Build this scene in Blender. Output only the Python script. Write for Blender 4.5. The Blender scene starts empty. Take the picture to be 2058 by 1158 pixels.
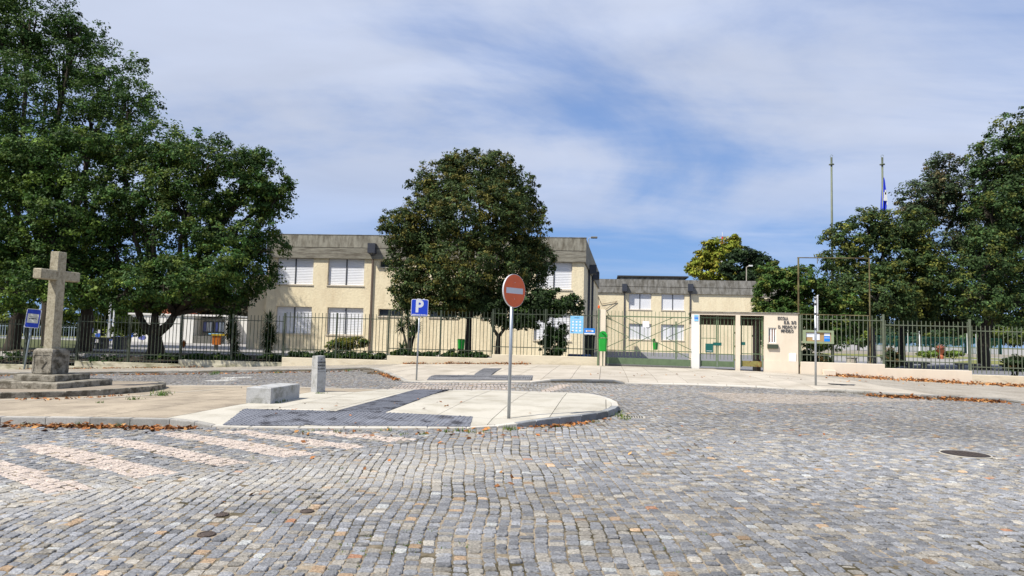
import bpy, bmesh, math, random
import numpy as np
from mathutils import Matrix, Vector
random.seed(7); RNG = np.random.default_rng(11)
R = math.radians
SC = bpy.context.scene; COL = SC.collection
# ------------------------------------------------------------------ camera
FPX, CX, CY, CAMH = 1340.0, 1029.0, 579.0, 1.6
PITCH, ROLL = math.atan(93/1340), R(1.5)
cam = bpy.data.cameras.new('camera'); camo = bpy.data.objects.new('camera', cam); COL.objects.link(camo)
cam.sensor_width = 36; cam.lens = 36*FPX/2058; cam.clip_end = 6000; cam.clip_start = .05
MC = Matrix.Rotation(math.pi/2+PITCH, 3, 'X') @ Matrix.Rotation(ROLL, 3, 'Z')
camo.matrix_world = Matrix.Translation((0, 0, CAMH)) @ MC.to_4x4()
SC.camera = camo
# ------------------------------------------------------------------ sun, sky, exposure
SUN_EL = 53; SUN_AZ = math.atan2(-.83, -.56)       # direction towards the sun: left and behind the camera
SV = Vector((math.sin(SUN_AZ)*math.cos(R(SUN_EL)), math.cos(SUN_AZ)*math.cos(R(SUN_EL)), math.sin(R(SUN_EL))))
sl = bpy.data.lights.new('sun', 'SUN'); sl.energy = 4.9; sl.angle = R(.55); sl.color = (1, .95, .87)
so = bpy.data.objects.new('sun', sl); COL.objects.link(so); so.rotation_euler = SV.to_track_quat('Z', 'Y').to_euler()
so.location = (0, 0, 30)
W = bpy.data.worlds.new('World'); SC.world = W; W.use_nodes = True
nt = W.node_tree; nt.nodes.clear()
def N(t, **k):
    n = nt.nodes.new(t)
    for a, b in k.items(): setattr(n, a, b)
    return n
L = nt.links.new
out = N('ShaderNodeOutputWorld'); bg = N('ShaderNodeBackground'); L(bg.outputs[0], out.inputs[0])
SKY_S = .085; bg.inputs[1].default_value = SKY_S
sky = N('ShaderNodeTexSky', sky_type='NISHITA', sun_disc=False, sun_elevation=R(SUN_EL), sun_rotation=SUN_AZ)
sky.air_density = 1.0; sky.dust_density = .35; sky.ozone_density = 2.2
tc = N('ShaderNodeTexCoord'); sep = N('ShaderNodeSeparateXYZ'); L(tc.outputs['Generated'], sep.inputs[0])
zz = N('ShaderNodeMath', operation='MAXIMUM'); L(sep.outputs[2], zz.inputs[0]); zz.inputs[1].default_value = .0
za = N('ShaderNodeMath', operation='ADD'); L(zz.outputs[0], za.inputs[0]); za.inputs[1].default_value = .10
dx = N('ShaderNodeMath', operation='DIVIDE'); L(sep.outputs[0], dx.inputs[0]); L(za.outputs[0], dx.inputs[1])
dy = N('ShaderNodeMath', operation='DIVIDE'); L(sep.outputs[1], dy.inputs[0]); L(za.outputs[0], dy.inputs[1])
cb = N('ShaderNodeCombineXYZ'); L(dx.outputs[0], cb.inputs[0]); L(dy.outputs[0], cb.inputs[1])
def cloud(scale, detail, dist, sx, sy, ox, rough=.5):
    mp = N('ShaderNodeMapping'); L(cb.outputs[0], mp.inputs[0]); mp.inputs['Scale'].default_value = (sx, sy, 1); mp.inputs['Location'].default_value = (ox, ox*.7, 0)
    mp.inputs['Rotation'].default_value = (0, 0, R(-12))
    n = N('ShaderNodeTexNoise'); L(mp.outputs[0], n.inputs[0]); n.inputs['Scale'].default_value = scale
    n.inputs['Detail'].default_value = detail; n.inputs['Distortion'].default_value = dist; n.inputs['Roughness'].default_value = rough
    return n.outputs[0]
c1 = cloud(.55, 9, .6, 1.0, 1.0, 3.1, .56); c2 = cloud(1.6, 9, .5, .5, 1.2, 9.0, .58)
mx = N('ShaderNodeMath', operation='MULTIPLY_ADD'); L(c2, mx.inputs[0]); mx.inputs[1].default_value = .38; L(c1, mx.inputs[2])
mr = N('ShaderNodeMapRange', interpolation_type='SMOOTHSTEP'); L(mx.outputs[0], mr.inputs[0])
mr.inputs[1].default_value = .47; mr.inputs[2].default_value = .80; mr.inputs[3].default_value = .20; mr.inputs[4].default_value = .93
# thinner veil towards the horizon
hz = N('ShaderNodeMapRange', interpolation_type='SMOOTHSTEP'); L(zz.outputs[0], hz.inputs[0]); hz.inputs[1].default_value = .0; hz.inputs[2].default_value = .30
hz.inputs[3].default_value = .22; hz.inputs[4].default_value = 1.0
mm = N('ShaderNodeMath', operation='MULTIPLY'); L(mr.outputs[0], mm.inputs[0]); L(hz.outputs[0], mm.inputs[1])
mixc = N('ShaderNodeMix', data_type='RGBA'); L(mm.outputs[0], mixc.inputs[0])
hs = N('ShaderNodeHueSaturation'); hs.inputs['Saturation'].default_value = 1.25; hs.inputs['Value'].default_value = 1.0; L(sky.outputs[0], hs.inputs['Color'])
gr = N('ShaderNodeValToRGB'); L(zz.outputs[0], gr.inputs[0]); gr.color_ramp.elements[0].color = (.17, .40, .86, 1); gr.color_ramp.elements[1].position = .55; gr.color_ramp.elements[1].color = (.13, .27, .66, 1)
gs = N('ShaderNodeVectorMath', operation='SCALE'); L(gr.outputs[0], gs.inputs[0]); gs.inputs['Scale'].default_value = 8.6
gm = N('ShaderNodeMix', data_type='RGBA'); gm.inputs[0].default_value = .8; L(hs.outputs[0], gm.inputs[6]); L(gs.outputs[0], gm.inputs[7])
L(gm.outputs[2], mixc.inputs[6]); 
sh_n = cloud(.9, 5, .6, .7, 1.0, 21.0, .55); shr = N('ShaderNodeMapRange'); L(sh_n, shr.inputs[0]); shr.inputs[1].default_value = .3; shr.inputs[2].default_value = .7; shr.inputs[3].default_value = .84; shr.inputs[4].default_value = 1.06
ccl = N('ShaderNodeVectorMath', operation='SCALE'); ccl.inputs[0].default_value = (5.9, 6.5, 8.0); L(shr.outputs[0], ccl.inputs['Scale']); L(ccl.outputs[0], mixc.inputs[7])
L(mixc.outputs[2], bg.inputs[0])
SC.view_settings.view_transform = 'Standard'; SC.view_settings.look = 'None'; SC.view_settings.exposure = .42; SC.view_settings.gamma = 1
SC.render.engine = 'CYCLES'
SC.cycles.max_bounces = 6; SC.cycles.diffuse_bounces = 3; SC.cycles.transparent_max_bounces = 6
# ------------------------------------------------------------------ pixel <-> world
MCn = np.array(MC)
def ray(px, py):
    d = MCn @ np.array([(px-CX), -(py-CY), -FPX]); return d/d[1]
def P(px, py, Y):
    d = ray(px, py)*Y; return np.array([d[0], Y, d[2]+CAMH])
def PX(px, Y, py=680): return P(px, py, Y)[0]
HX = np.array([-80, -45, -27, -17, -11, -6.3, -3, 2, 6, 10, 13.4, 17.4, 23.3, 35, 80.])
HZ = np.array([-2.2, -1.6, -1.07, -.68, -.42, -.2, -.07, .02, .05, .06, 0, -.14, -.27, -.5, -1.2])
_xs = np.linspace(-80, 80, 1601); _hs = np.interp(_xs, HX, HZ); _k = np.ones(41)/41
_hs = np.convolve(np.pad(_hs, 20, mode='edge'), _k, mode='valid')
def gz(x, y):
    s = np.clip((np.asarray(y, float)-5)/27, 0, 1); s = s*s*(3-2*s)
    return np.interp(x, _xs, _hs)*s
def G(px, py, h=0.0):
    d = ray(px, py); z = h
    for _ in range(30):
        t = (z-CAMH)/d[2]; z = float(gz(d[0]*t, t))+h
    return np.array([d[0]*t, t, z])
def proj(p):
    q = (np.asarray(p)-np.array([0, 0, CAMH])) @ MCn
    return CX-q[..., 0]/q[..., 2]*FPX, CY+q[..., 1]/q[..., 2]*FPX
YAW = R(8)
# ------------------------------------------------------------------ materials
MATS = {}
def mat(name, col, rough=.8, var=.15, vs=3., bump=0., bs=40., metal=0., spec=.3, attr=False, col2=None, fac=(.35, .65), cs=2., trans=0., stretch=None, detail=6, rnd=0.):
    if name in MATS: return MATS[name]
    m = bpy.data.materials.new(name); m.use_nodes = True; t = m.node_tree; b = t.nodes['Principled BSDF']
    l = t.links.new; g = t.nodes.new('ShaderNodeNewGeometry'); src = g.outputs['Position']
    if stretch:
        mp = t.nodes.new('ShaderNodeMapping'); l(src, mp.inputs[0]); mp.inputs['Scale'].default_value = stretch; src = mp.outputs[0]
    b.inputs['Roughness'].default_value = rough; b.inputs['Metallic'].default_value = metal; b.inputs['Specular IOR Level'].default_value = spec
    if attr:
        a = t.nodes.new('ShaderNodeAttribute'); a.attribute_name = 'col'; c = a.outputs['Color']
    else:
        rgb = t.nodes.new('ShaderNodeRGB'); rgb.outputs[0].default_value = (*col, 1); c = rgb.outputs[0]
    if col2:
        n2 = t.nodes.new('ShaderNodeTexNoise'); l(src, n2.inputs[0]); n2.inputs['Scale'].default_value = cs; n2.inputs['Detail'].default_value = 6; n2.inputs['Roughness'].default_value = .62
        r = t.nodes.new('ShaderNodeMapRange'); l(n2.outputs[0], r.inputs[0]); r.inputs[1].default_value = fac[0]; r.inputs[2].default_value = fac[1]
        mi = t.nodes.new('ShaderNodeMix'); mi.data_type = 'RGBA'; l(r.outputs[0], mi.inputs[0]); l(c, mi.inputs[6]); mi.inputs[7].default_value = (*col2, 1); c = mi.outputs[2]
    if var > 0:
        n = t.nodes.new('ShaderNodeTexNoise'); l(src, n.inputs[0]); n.inputs['Scale'].default_value = vs; n.inputs['Detail'].default_value = detail; n.inputs['Roughness'].default_value = .65
        r = t.nodes.new('ShaderNodeMapRange'); l(n.outputs[0], r.inputs[0]); r.inputs[1].default_value = .25; r.inputs[2].default_value = .75; r.inputs[3].default_value = 1-var; r.inputs[4].default_value = 1+var
        mu = t.nodes.new('ShaderNodeVectorMath'); mu.operation = 'SCALE'; l(c, mu.inputs[0]); l(r.outputs[0], mu.inputs['Scale']); c = mu.outputs[0]
    if rnd > 0:
        oi = t.nodes.new('ShaderNodeObjectInfo'); r = t.nodes.new('ShaderNodeMapRange'); l(oi.outputs['Random'], r.inputs[0]); r.inputs[3].default_value = 1-rnd; r.inputs[4].default_value = 1+rnd
        mu = t.nodes.new('ShaderNodeVectorMath'); mu.operation = 'SCALE'; l(c, mu.inputs[0]); l(r.outputs[0], mu.inputs['Scale']); c = mu.outputs[0]
    l(c, b.inputs['Base Color'])
    if bump > 0:
        n = t.nodes.new('ShaderNodeTexNoise'); l(g.outputs['Position'], n.inputs[0]); n.inputs['Scale'].default_value = bs; n.inputs['Detail'].default_value = 4
        bm_ = t.nodes.new('ShaderNodeBump'); l(n.outputs[0], bm_.inputs['Height']); bm_.inputs['Strength'].default_value = bump; bm_.inputs['Distance'].default_value = .02; l(bm_.outputs[0], b.inputs['Normal'])
    if trans > 0:
        tr = t.nodes.new('ShaderNodeBsdfTranslucent'); l(c, tr.inputs[0]); ms = t.nodes.new('ShaderNodeMixShader'); ms.inputs[0].default_value = trans
        l(b.outputs[0], ms.inputs[1]); l(tr.outputs[0], ms.inputs[2]); l(ms.outputs[0], t.nodes['Material Output'].inputs[0])
    MATS[name] = m; return m
M = lambda n: MATS[n]
mat('cobble', (0, 0, 0), .85, .6, 46, .6, 60, attr=True, spec=.2, detail=8, col2=(.36, .335, .285), fac=(.54, .84), cs=7)
mat('joint', (.29, .24, .175), 1, .35, 25, .4, 90, col2=(.065, .055, .032), fac=(.42, .58), cs=1.0, spec=.1)
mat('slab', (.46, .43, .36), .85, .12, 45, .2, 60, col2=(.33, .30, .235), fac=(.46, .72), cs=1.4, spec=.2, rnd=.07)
mat('slab_far', (.45, .405, .335), .85, .12, 30, .12, 60, col2=(.31, .27, .21), fac=(.44, .74), cs=.9, spec=.2, rnd=.07)
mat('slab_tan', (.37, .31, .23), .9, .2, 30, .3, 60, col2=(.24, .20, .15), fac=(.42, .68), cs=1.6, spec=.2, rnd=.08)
mat('setts', (.30, .25, .19), .9, .35, 22, .5, 40, col2=(.20, .17, .13), fac=(.4, .7), cs=1.2, spec=.2)
mat('setts_grey', (.34, .31, .26), .9, .35, 16, .5, 30, col2=(.24, .21, .17), fac=(.4, .7), cs=.8, spec=.2)
mat('pale_line', (.50, .45, .36), .85, .12, 30, .1, 60)
mat('kerb', (.40, .38, .34), .85, .2, 40, .2, 70, col2=(.22, .21, .18), fac=(.45, .7), cs=2, spec=.2, rnd=.12)
mat('kerb_dark', (.24, .25, .26), .85, .25, 40, .2, 70, col2=(.18, .18, .17), fac=(.4, .65), cs=3, spec=.2, rnd=.2)
mat('kerb_edge', (.48, .45, .39), .85, .15, 40, .1, 70, rnd=.08)
mat('bedding', (.20, .17, .12), 1, .3, 20)
mat('granite', (.40, .40, .39), .8, .3, 70, .4, 90, col2=(.19, .19, .16), fac=(.48, .68), cs=4.5, spec=.25)
mat('old_granite', (.28, .255, .205), .95, .35, 28, .8, 45, col2=(.10, .088, .065), fac=(.44, .60), cs=5.5, spec=.15)
mat('shaft_granite', (.37, .335, .245), .95, .30, 28, .7, 45, col2=(.19, .16, .105), fac=(.46, .74), cs=11, spec=.15)
mat('engraved', (.10, .10, .10), .9, .1)
mat('stucco', (.79, .69, .48), .92, .07, 6, 1., 7, col2=(.66, .55, .37), fac=(.44, .74), cs=1.1, spec=.15, stretch=(1, 1, .35))
mat('stucco_pale', (.76, .65, .45), .92, .05, 1.2, .3, 12, spec=.15)
mat('fascia', (.29, .275, .225), .92, .22, 3, .4, 18, col2=(.15, .135, .105), fac=(.42, .66), cs=2.2, stretch=(1.6, 1.6, .5), spec=.15)
mat('fascia_low', (.26, .245, .20), .92, .25, 3, .4, 18, col2=(.135, .12, .095), fac=(.42, .66), cs=2.0, stretch=(.45, .45, 3.2), spec=.15)
mat('fascia_far', (.26, .25, .225), .92, .3, 2.5, .4, 12, col2=(.13, .12, .10), fac=(.40, .64), cs=1.8, stretch=(1.6, 1.6, .6), spec=.15)
mat('groove', (.05, .045, .04), .95, .1)
mat('roofing', (.09, .09, .09), .9, .2)
mat('shutter', (.74, .75, .78), .6, .03, 5, spec=.3)
mat('frame_dark', (.07, .075, .085), .5, .1)
mat('frame_beige', (.55, .50, .42), .6, .05)
mat('glass_dark', (.02, .024, .03), .12, .1, spec=.6)
mat('pipe_dark', (.045, .05, .065), .5, .2, 6)
mat('pipe_rust', (.13, .095, .075), .6, .25, 6)
mat('wall_low', (.64, .565, .42), .9, .08, 2, .3, 30, col2=(.42, .36, .25), fac=(.52, .80), cs=1.6, stretch=(.7, .7, 2.4), spec=.15)
mat('wall_old', (.56, .52, .39), .9, .15, 2, .3, 30, col2=(.22, .21, .13), fac=(.42, .66), cs=1.7, stretch=(.7, .7, 2.4), spec=.15)
mat('wall_cream', (.70, .61, .485), .9, .04, 2, .2, 30, col2=(.62, .53, .41), fac=(.5, .8), cs=1.2, stretch=(.9, .9, .35), spec=.15)
mat('wall_white', (.72, .70, .65), .85, .04, 2, .1, 30)
mat('fence_green', (.045, .058, .036), .55, .3, 9, col2=(.09, .09, .055), fac=(.55, .75), cs=3, spec=.4)
mat('fence_light', (.13, .15, .10), .55, .25, 9, col2=(.10, .11, .07), fac=(.5, .7), cs=4, spec=.4)
mat('gate_green', (.105, .15, .08), .55, .2, 5, spec=.4)
mat('gate_rust', (.22, .19, .06), .7, .3, 8, col2=(.16, .06, .02), fac=(.52, .6), cs=5)
mat('rail_brown', (.14, .12, .055), .7, .4, 5, col2=(.07, .045, .02), fac=(.45, .62), cs=2)
mat('steel', (.42, .45, .47), .4, .12, 12, metal=.6, spec=.5)
mat('steel_dull', (.30, .36, .40), .55, .15, 8, metal=.3)
mat('alu_edge', (.62, .62, .62), .45, .08, metal=.3)
mat('sign_blue', (.008, .045, .48), .35, .08, 6, spec=.5)
mat('sign_white', (.78, .78, .76), .4, .05, spec=.4)
mat('sign_cream', (.66, .66, .58), .5, .05)
mat('sign_red', (.74, .13, .028), .4, .08, 9, spec=.45)
mat('sign_bar', (.62, .63, .66), .4, .04)
mat('black', (.015, .015, .015), .6, 0)
mat('bin_green', (.01, .30, .03), .35, .12, 6, spec=.5)
mat('bin_dark', (.006, .10, .012), .5, .1)
mat('bin_black', (.02, .025, .022), .5, .1)
mat('blue_poster', (.22, .52, .80), .5, .18, 12, spec=.3)
mat('blue_banner', (.02, .22, .70), .4, .1)
mat('blue_deep', (.02, .055, .16), .6, .3, 8)
mat('paper', (.75, .77, .80), .7, .03)
mat('cork', (.42, .27, .12), .9, .2, 40)
mat('board_green', (.27, .32, .19), .6, .12, 9)
mat('teal', (.01, .10, .085), .5, .1)
mat('orange_lamp', (.75, .12, .02), .35, .05)
mat('orange_panel', (.45, .13, .015), .5, .3, 25)
mat('orange_sign', (.40, .12, .02), .6, .15, 20)
mat('yellow_panel', (.60, .42, .03), .6, .1)
mat('iron', (.10, .078, .065), .75, .4, 60, .6, 90, metal=.4)
mat('iron_dark', (.045, .038, .036), .7, .4, 60, .6, 90, metal=.3)
mat('grate', (.10, .095, .09), .6, .3, 40, metal=.3)
mat('concrete_ring', (.42, .385, .32), .9, .12, 30, .2, 60)
mat('tactile', (.165, .172, .195), .85, .25, 30, .2, 80, col2=(.05, .05, .058), fac=(.52, .64), cs=2.6, rnd=.1)
mat('tactile_far', (.18, .18, .185), .85, .2, 20, .1, 60, rnd=.1)
mat('bark', (.055, .047, .038), .95, .35, 8, 1.0, 18, stretch=(2, 2, .5), spec=.1)
mat('bark_pale', (.12, .11, .095), .95, .45, 6, .8, 18, spec=.1)
mat('leaf', (0, 0, 0), .62, 0, attr=True, spec=.18, trans=.30)
mat('leaf_litter', (0, 0, 0), .8, .1, attr=True, spec=.2)
mat('yard', (.27, .26, .245), .9, .12, 1.2, .2, 30, col2=(.30, .28, .26), fac=(.4, .7), cs=.3)
mat('asphalt', (.17, .17, .18), .9, .12, 3, .2, 40)
mat('soil', (.055, .045, .03), 1, .4, 6, .8, 20)
mat('painted_shade', (.075, .085, .03), 1, .4, 4, .6, 30)
mat('turf', (.15, .17, .045), 1, .35, 4, .6, 30, col2=(.26, .22, .07), fac=(.45, .65), cs=.6)
mat('ground_far', (.11, .12, .05), 1, .3, .05)
mat('stone_dark', (.14, .135, .12), .9, .25, 12, .4, 30)
mat('stone_pale', (.40, .36, .30), .9, .2, 12, .4, 30)
mat('terracotta', (.42, .13, .06), .8, .15, 20)
mat('blossom', (.60, .20, .12), .8, .3, 30)
mat('roof_tile', (.30, .09, .04), .85, .25, 12, .5, 20)
mat('flag_blue', (.02, .05, .60), .7, .15, 5)
mat('lamp_white', (.72, .72, .70), .4, .05)
mat('mast_red', (.55, .03, .02), .6, 0)
mat('play_blue', (.03, .10, .45), .5, .15, 6)
mat('play_violet', (.13, .15, .42), .5, .15, 6)
mat('paint_white', (.60, .59, .55), .8, .2, 12)
# ------------------------------------------------------------------ builders
def link(o, parent=None):
    COL.objects.link(o)
    if parent is not None: o.parent = parent
    return o
def tag(o, label=None, cat=None, group=None, kind=None):
    for k, v in (('label', label), ('category', cat), ('group', group), ('kind', kind)):
        if v: o[k] = v
    return o
def thing(name, label, cat, loc=(0, 0, 0), rz=0, group=None):
    o = bpy.data.objects.new(name, None); o.location = [float(v) for v in loc]; o.rotation_euler = (0, 0, rz); o.empty_display_size = .2
    link(o); return tag(o, label, cat, group)
def npmesh(name, verts, polys, m, parent=None, col=None, smooth=False, loc=None):
    """polys: list of int arrays (n,k)"""
    me = bpy.data.meshes.new(name); verts = np.asarray(verts, np.float32).reshape(-1, 3)
    me.vertices.add(len(verts)); me.vertices.foreach_set('co', verts.ravel())
    polys = [np.asarray(p, np.int32) for p in polys if len(p)]
    lt = np.concatenate([np.full(len(p), p.shape[1], np.int32) for p in polys]); li = np.concatenate([p.ravel() for p in polys])
    me.loops.add(len(li)); me.loops.foreach_set('vertex_index', li); me.polygons.add(len(lt))
    st = np.zeros(len(lt), np.int32); st[1:] = np.cumsum(lt)[:-1]
    me.polygons.foreach_set('loop_start', st); me.polygons.foreach_set('loop_total', lt)
    me.polygons.foreach_set('use_smooth', np.full(len(lt), smooth))
    if col is not None:
        a = me.color_attributes.new('col', 'FLOAT_COLOR', 'POINT'); c = np.ones((len(verts), 4), np.float32); c[:, :3] = col; a.data.foreach_set('color', c.ravel())
    me.materials.append(m); me.update(calc_edges=True)
    o = bpy.data.objects.new(name, me); link(o, parent)
    if loc is not None: o.location = loc
    return o
class MB:
    def __init__(s): s.v = []; s.f = []
    def add(s, vs, fs):
        k = len(s.v); s.v += [tuple(map(float, v)) for v in vs]; s.f += [tuple(i+k for i in f) for f in fs]; return s
    def box(s, x0, x1, y0, y1, z0, z1, b=0):
        if b > 0:
            vs = []
            for z, i in ((z0, b), (z0+b, 0), (z1-b, 0), (z1, b)):
                vs += [(x0+i, y0+i, z), (x1-i, y0+i, z), (x1-i, y1-i, z), (x0+i, y1-i, z)]
            fs = [(3, 2, 1, 0), (12, 13, 14, 15)]
            for k in range(3):
                for j in range(4): a = k*4+j; c = k*4+(j+1) % 4; fs.append((a, c, c+4, a+4))
            return s.add(vs, fs)
        return s.add([(x0, y0, z0), (x1, y0, z0), (x1, y1, z0), (x0, y1, z0), (x0, y0, z1), (x1, y0, z1), (x1, y1, z1), (x0, y1, z1)],
                     [(3, 2, 1, 0), (4, 5, 6, 7), (0, 1, 5, 4), (1, 2, 6, 5), (2, 3, 7, 6), (3, 0, 4, 7)])
    def prism(s, pts, zb, zt):
        n = len(pts)
        zb = [zb]*n if np.isscalar(zb) else zb; zt = [zt]*n if np.isscalar(zt) else zt
        s.add([(p[0], p[1], z) for p, z in zip(pts, zb)]+[(p[0], p[1], z) for p, z in zip(pts, zt)],
              [tuple(range(n-1, -1, -1)), tuple(range(n, 2*n))]+[(i, (i+1) % n, n+(i+1) % n, n+i) for i in range(n)]); return s
    def tube(s, pts, rs, n=8, cap=True):
        pts = [Vector([float(c) for c in p]) for p in pts]
        if np.isscalar(rs): rs = [rs]*len(pts)
        vs = []; up = Vector((.13, .97, .21))
        for i, p in enumerate(pts):
            d = (pts[min(i+1, len(pts)-1)]-pts[max(i-1, 0)]).normalized()
            a = d.cross(up)
            if a.length < .05: a = d.cross(Vector((1, 0, 0)))
            a.normalize(); b = d.cross(a)
            for k in range(n):
                t = 2*math.pi*k/n; vs.append(p+(a*math.cos(t)+b*math.sin(t))*rs[i])
        fs = []
        for i in range(len(pts)-1):
            for k in range(n): a = i*n+k; b = i*n+(k+1) % n; fs.append((a, b, b+n, a+n))
        if cap: fs += [tuple(range(n-1, -1, -1)), tuple(range((len(pts)-1)*n, len(pts)*n))]
        return s.add(vs, fs)
    def lathe(s, prof, n=16, c=(0, 0)):
        vs = [(c[0]+r*math.cos(2*math.pi*k/n), c[1]+r*math.sin(2*math.pi*k/n), z) for r, z in prof for k in range(n)]
        fs = [(i*n+k, i*n+(k+1) % n, (i+1)*n+(k+1) % n, (i+1)*n+k) for i in range(len(prof)-1) for k in range(n)]
        fs += [tuple(range(n-1, -1, -1)), tuple(range((len(prof)-1)*n, len(prof)*n))]
        return s.add(vs, fs)
    def bar(s, a, b, w, h):      # rectangular bar between two points, in the x-z plane
        a = np.array(a, float); b = np.array(b, float); d = (b-a)/np.linalg.norm(b-a); n = np.array([-d[2], 0, d[0]])*w/2; q = np.array([0, h/2, 0])
        vs = [a-n-q, a+n-q, a+n+q, a-n+q, b-n-q, b+n-q, b+n+q, b-n+q]
        return s.add(vs, [(3, 2, 1, 0), (4, 5, 6, 7), (0, 1, 5, 4), (1, 2, 6, 5), (2, 3, 7, 6), (3, 0, 4, 7)])
    def xf(s, Mx): s.v = [tuple(Mx @ Vector(v)) for v in s.v]; return s
    def mesh(s, name, m, smooth=False):
        me = bpy.data.meshes.new(name); me.from_pydata(s.v, [], s.f); me.materials.append(m)
        bm = bmesh.new(); bm.from_mesh(me); bmesh.ops.recalc_face_normals(bm, faces=bm.faces); bm.to_mesh(me); bm.free()
        if smooth: me.polygons.foreach_set('use_smooth', [len(p.vertices) <= 4 for p in me.polygons])
        return me
    def build(s, name, m, parent=None, smooth=False, loc=None, rot=None):
        o = bpy.data.objects.new(name, s.mesh(name, m, smooth)); link(o, parent)
        if loc is not None: o.location = [float(c) for c in loc]
        if rot is not None: o.rotation_euler = rot
        return o
def inst(name, me, parent, loc=(0, 0, 0), rot=(0, 0, 0), sc=None):
    o = bpy.data.objects.new(name, me); o.location = [float(c) for c in loc]; o.rotation_euler = rot
    if sc is not None: o.scale = sc
    return link(o, parent)
def copy_tree(o, parent=None):
    c = o.copy(); COL.objects.link(c); c.parent = parent
    for ch in list(o.children): copy_tree(ch, c)
    return c
def text_mb(body, size, depth=.004, bold=0., align='CENTER', sx=1.):
    cu = bpy.data.curves.new('t', 'FONT'); cu.body = body; cu.size = size; cu.extrude = depth; cu.offset = bold; cu.align_x = align; cu.align_y = 'CENTER'; cu.resolution_u = 3
    o = bpy.data.objects.new('t', cu); COL.objects.link(o); dg = bpy.context.evaluated_depsgraph_get(); me = bpy.data.meshes.new_from_object(o.evaluated_get(dg))
    mb = MB(); mb.v = [(v.co.x*sx, -v.co.z, v.co.y) for v in me.vertices]; mb.f = [tuple(p.vertices) for p in me.polygons]
    bpy.data.objects.remove(o); bpy.data.curves.remove(cu); bpy.data.meshes.remove(me); return mb
class Frame:      # local x along the face, local y into depth
    def __init__(s, O, yaw):
        s.O = np.array([O[0], O[1], 0.]); s.yaw = yaw; s.u = np.array([math.cos(yaw), -math.sin(yaw), 0]); s.n = np.array([math.sin(yaw), math.cos(yaw), 0])
    def uz(s, px, py, off=0.):
        d = ray(px, py); C = np.array([0, 0, CAMH]); t = ((s.O+s.n*off-C) @ s.n)/(d @ s.n); p = C+d*t
        return float((p-s.O) @ s.u), float(p[2])
    def u_(s, px, py=680, off=0.): return s.uz(px, py, off)[0]
    def w(s, u, v, z=0): return s.O+s.u*u+s.n*v+np.array([0, 0, z])
    def thing(s, name, label, cat, group=None): return thing(name, label, cat, (s.O[0], s.O[1], 0), -s.yaw, group)
# ------------------------------------------------------------------ polygons
def inpoly(x, y, poly):
    poly = np.asarray(poly)[:, :2]; c = np.zeros(np.shape(x), bool); n = len(poly)
    for i in range(n):
        x0, y0 = poly[i]; x1, y1 = poly[(i+1) % n]
        if y0 == y1: continue
        c ^= ((y0 > y) != (y1 > y)) & (x < (x1-x0)*(y-y0)/(y1-y0)+x0)
    return c
def clip(sub, cell):
    o = [tuple(p) for p in sub]; n = len(cell)
    for i in range(n):
        a = cell[i]; b = cell[(i+1) % n]; r = []
        if not o: return []
        side = lambda p: (b[0]-a[0])*(p[1]-a[1])-(b[1]-a[1])*(p[0]-a[0])
        for j in range(len(o)):
            p, q = o[j], o[(j+1) % len(o)]; sp, sq = side(p), side(q)
            if sp >= 0: r.append(p)
            if (sp >= 0) != (sq >= 0):
                t = sp/(sp-sq); r.append((p[0]+(q[0]-p[0])*t, p[1]+(q[1]-p[1])*t))
        o = r
    return o
def parea(p): return abs(sum(p[i][0]*p[(i+1) % len(p)][1]-p[(i+1) % len(p)][0]*p[i][1] for i in range(len(p))))/2
def tiles(region, O, yaw, cw, cl, gap, stag=0., skip=None, jit=0.):
    """polygons of a tile grid clipped to the region"""
    u = np.array([math.cos(yaw), -math.sin(yaw)]); v = np.array([math.sin(yaw), math.cos(yaw)]); O = np.array(O[:2], float)
    Q = np.array([[(np.array(p[:2])-O) @ u, (np.array(p[:2])-O) @ v] for p in region]); a0, b0 = Q.min(0); a1, b1 = Q.max(0); res = []
    for i in range(int(math.floor(a0/cw)), int(math.ceil(a1/cw))):
        sh = stag*cl*(i % 2)
        for j in range(int(math.floor((b0-sh)/cl)), int(math.ceil((b1-sh)/cl))):
            x0, x1, y0, y1 = i*cw+gap/2, (i+1)*cw-gap/2, j*cl+sh+gap/2, (j+1)*cl+sh-gap/2
            c = [tuple(O+u*x+v*y) for x, y in ((x0, y0), (x1, y0), (x1, y1), (x0, y1))]
            p = clip([tuple(r[:2]) for r in region], c)
            if len(p) >= 3 and parea(p) > .004:
                cx, cy = O+u*((x0+x1)/2)+v*((y0+y1)/2)
                if skip is not None and skip(cx, cy): continue
                res.append(p)
    return res
def inset(poly, d):
    poly = [np.array(p[:2], float) for p in poly]; n = len(poly); A = sum(poly[i][0]*poly[(i+1) % n][1]-poly[(i+1) % n][0]*poly[i][1] for i in range(n)); sg = 1 if A > 0 else -1
    r = []
    for i in range(n):
        a, b, c = poly[i-1], poly[i], poly[(i+1) % n]; e = (b-a)/np.linalg.norm(b-a); f = (c-b)/np.linalg.norm(c-b)
        ne = np.array([-e[1], e[0]])*sg; nf = np.array([-f[1], f[0]])*sg; m_ = ne+nf; m_ /= max(.5, (m_ @ m_)/2); r.append(b+m_*d)
    return r
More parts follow.
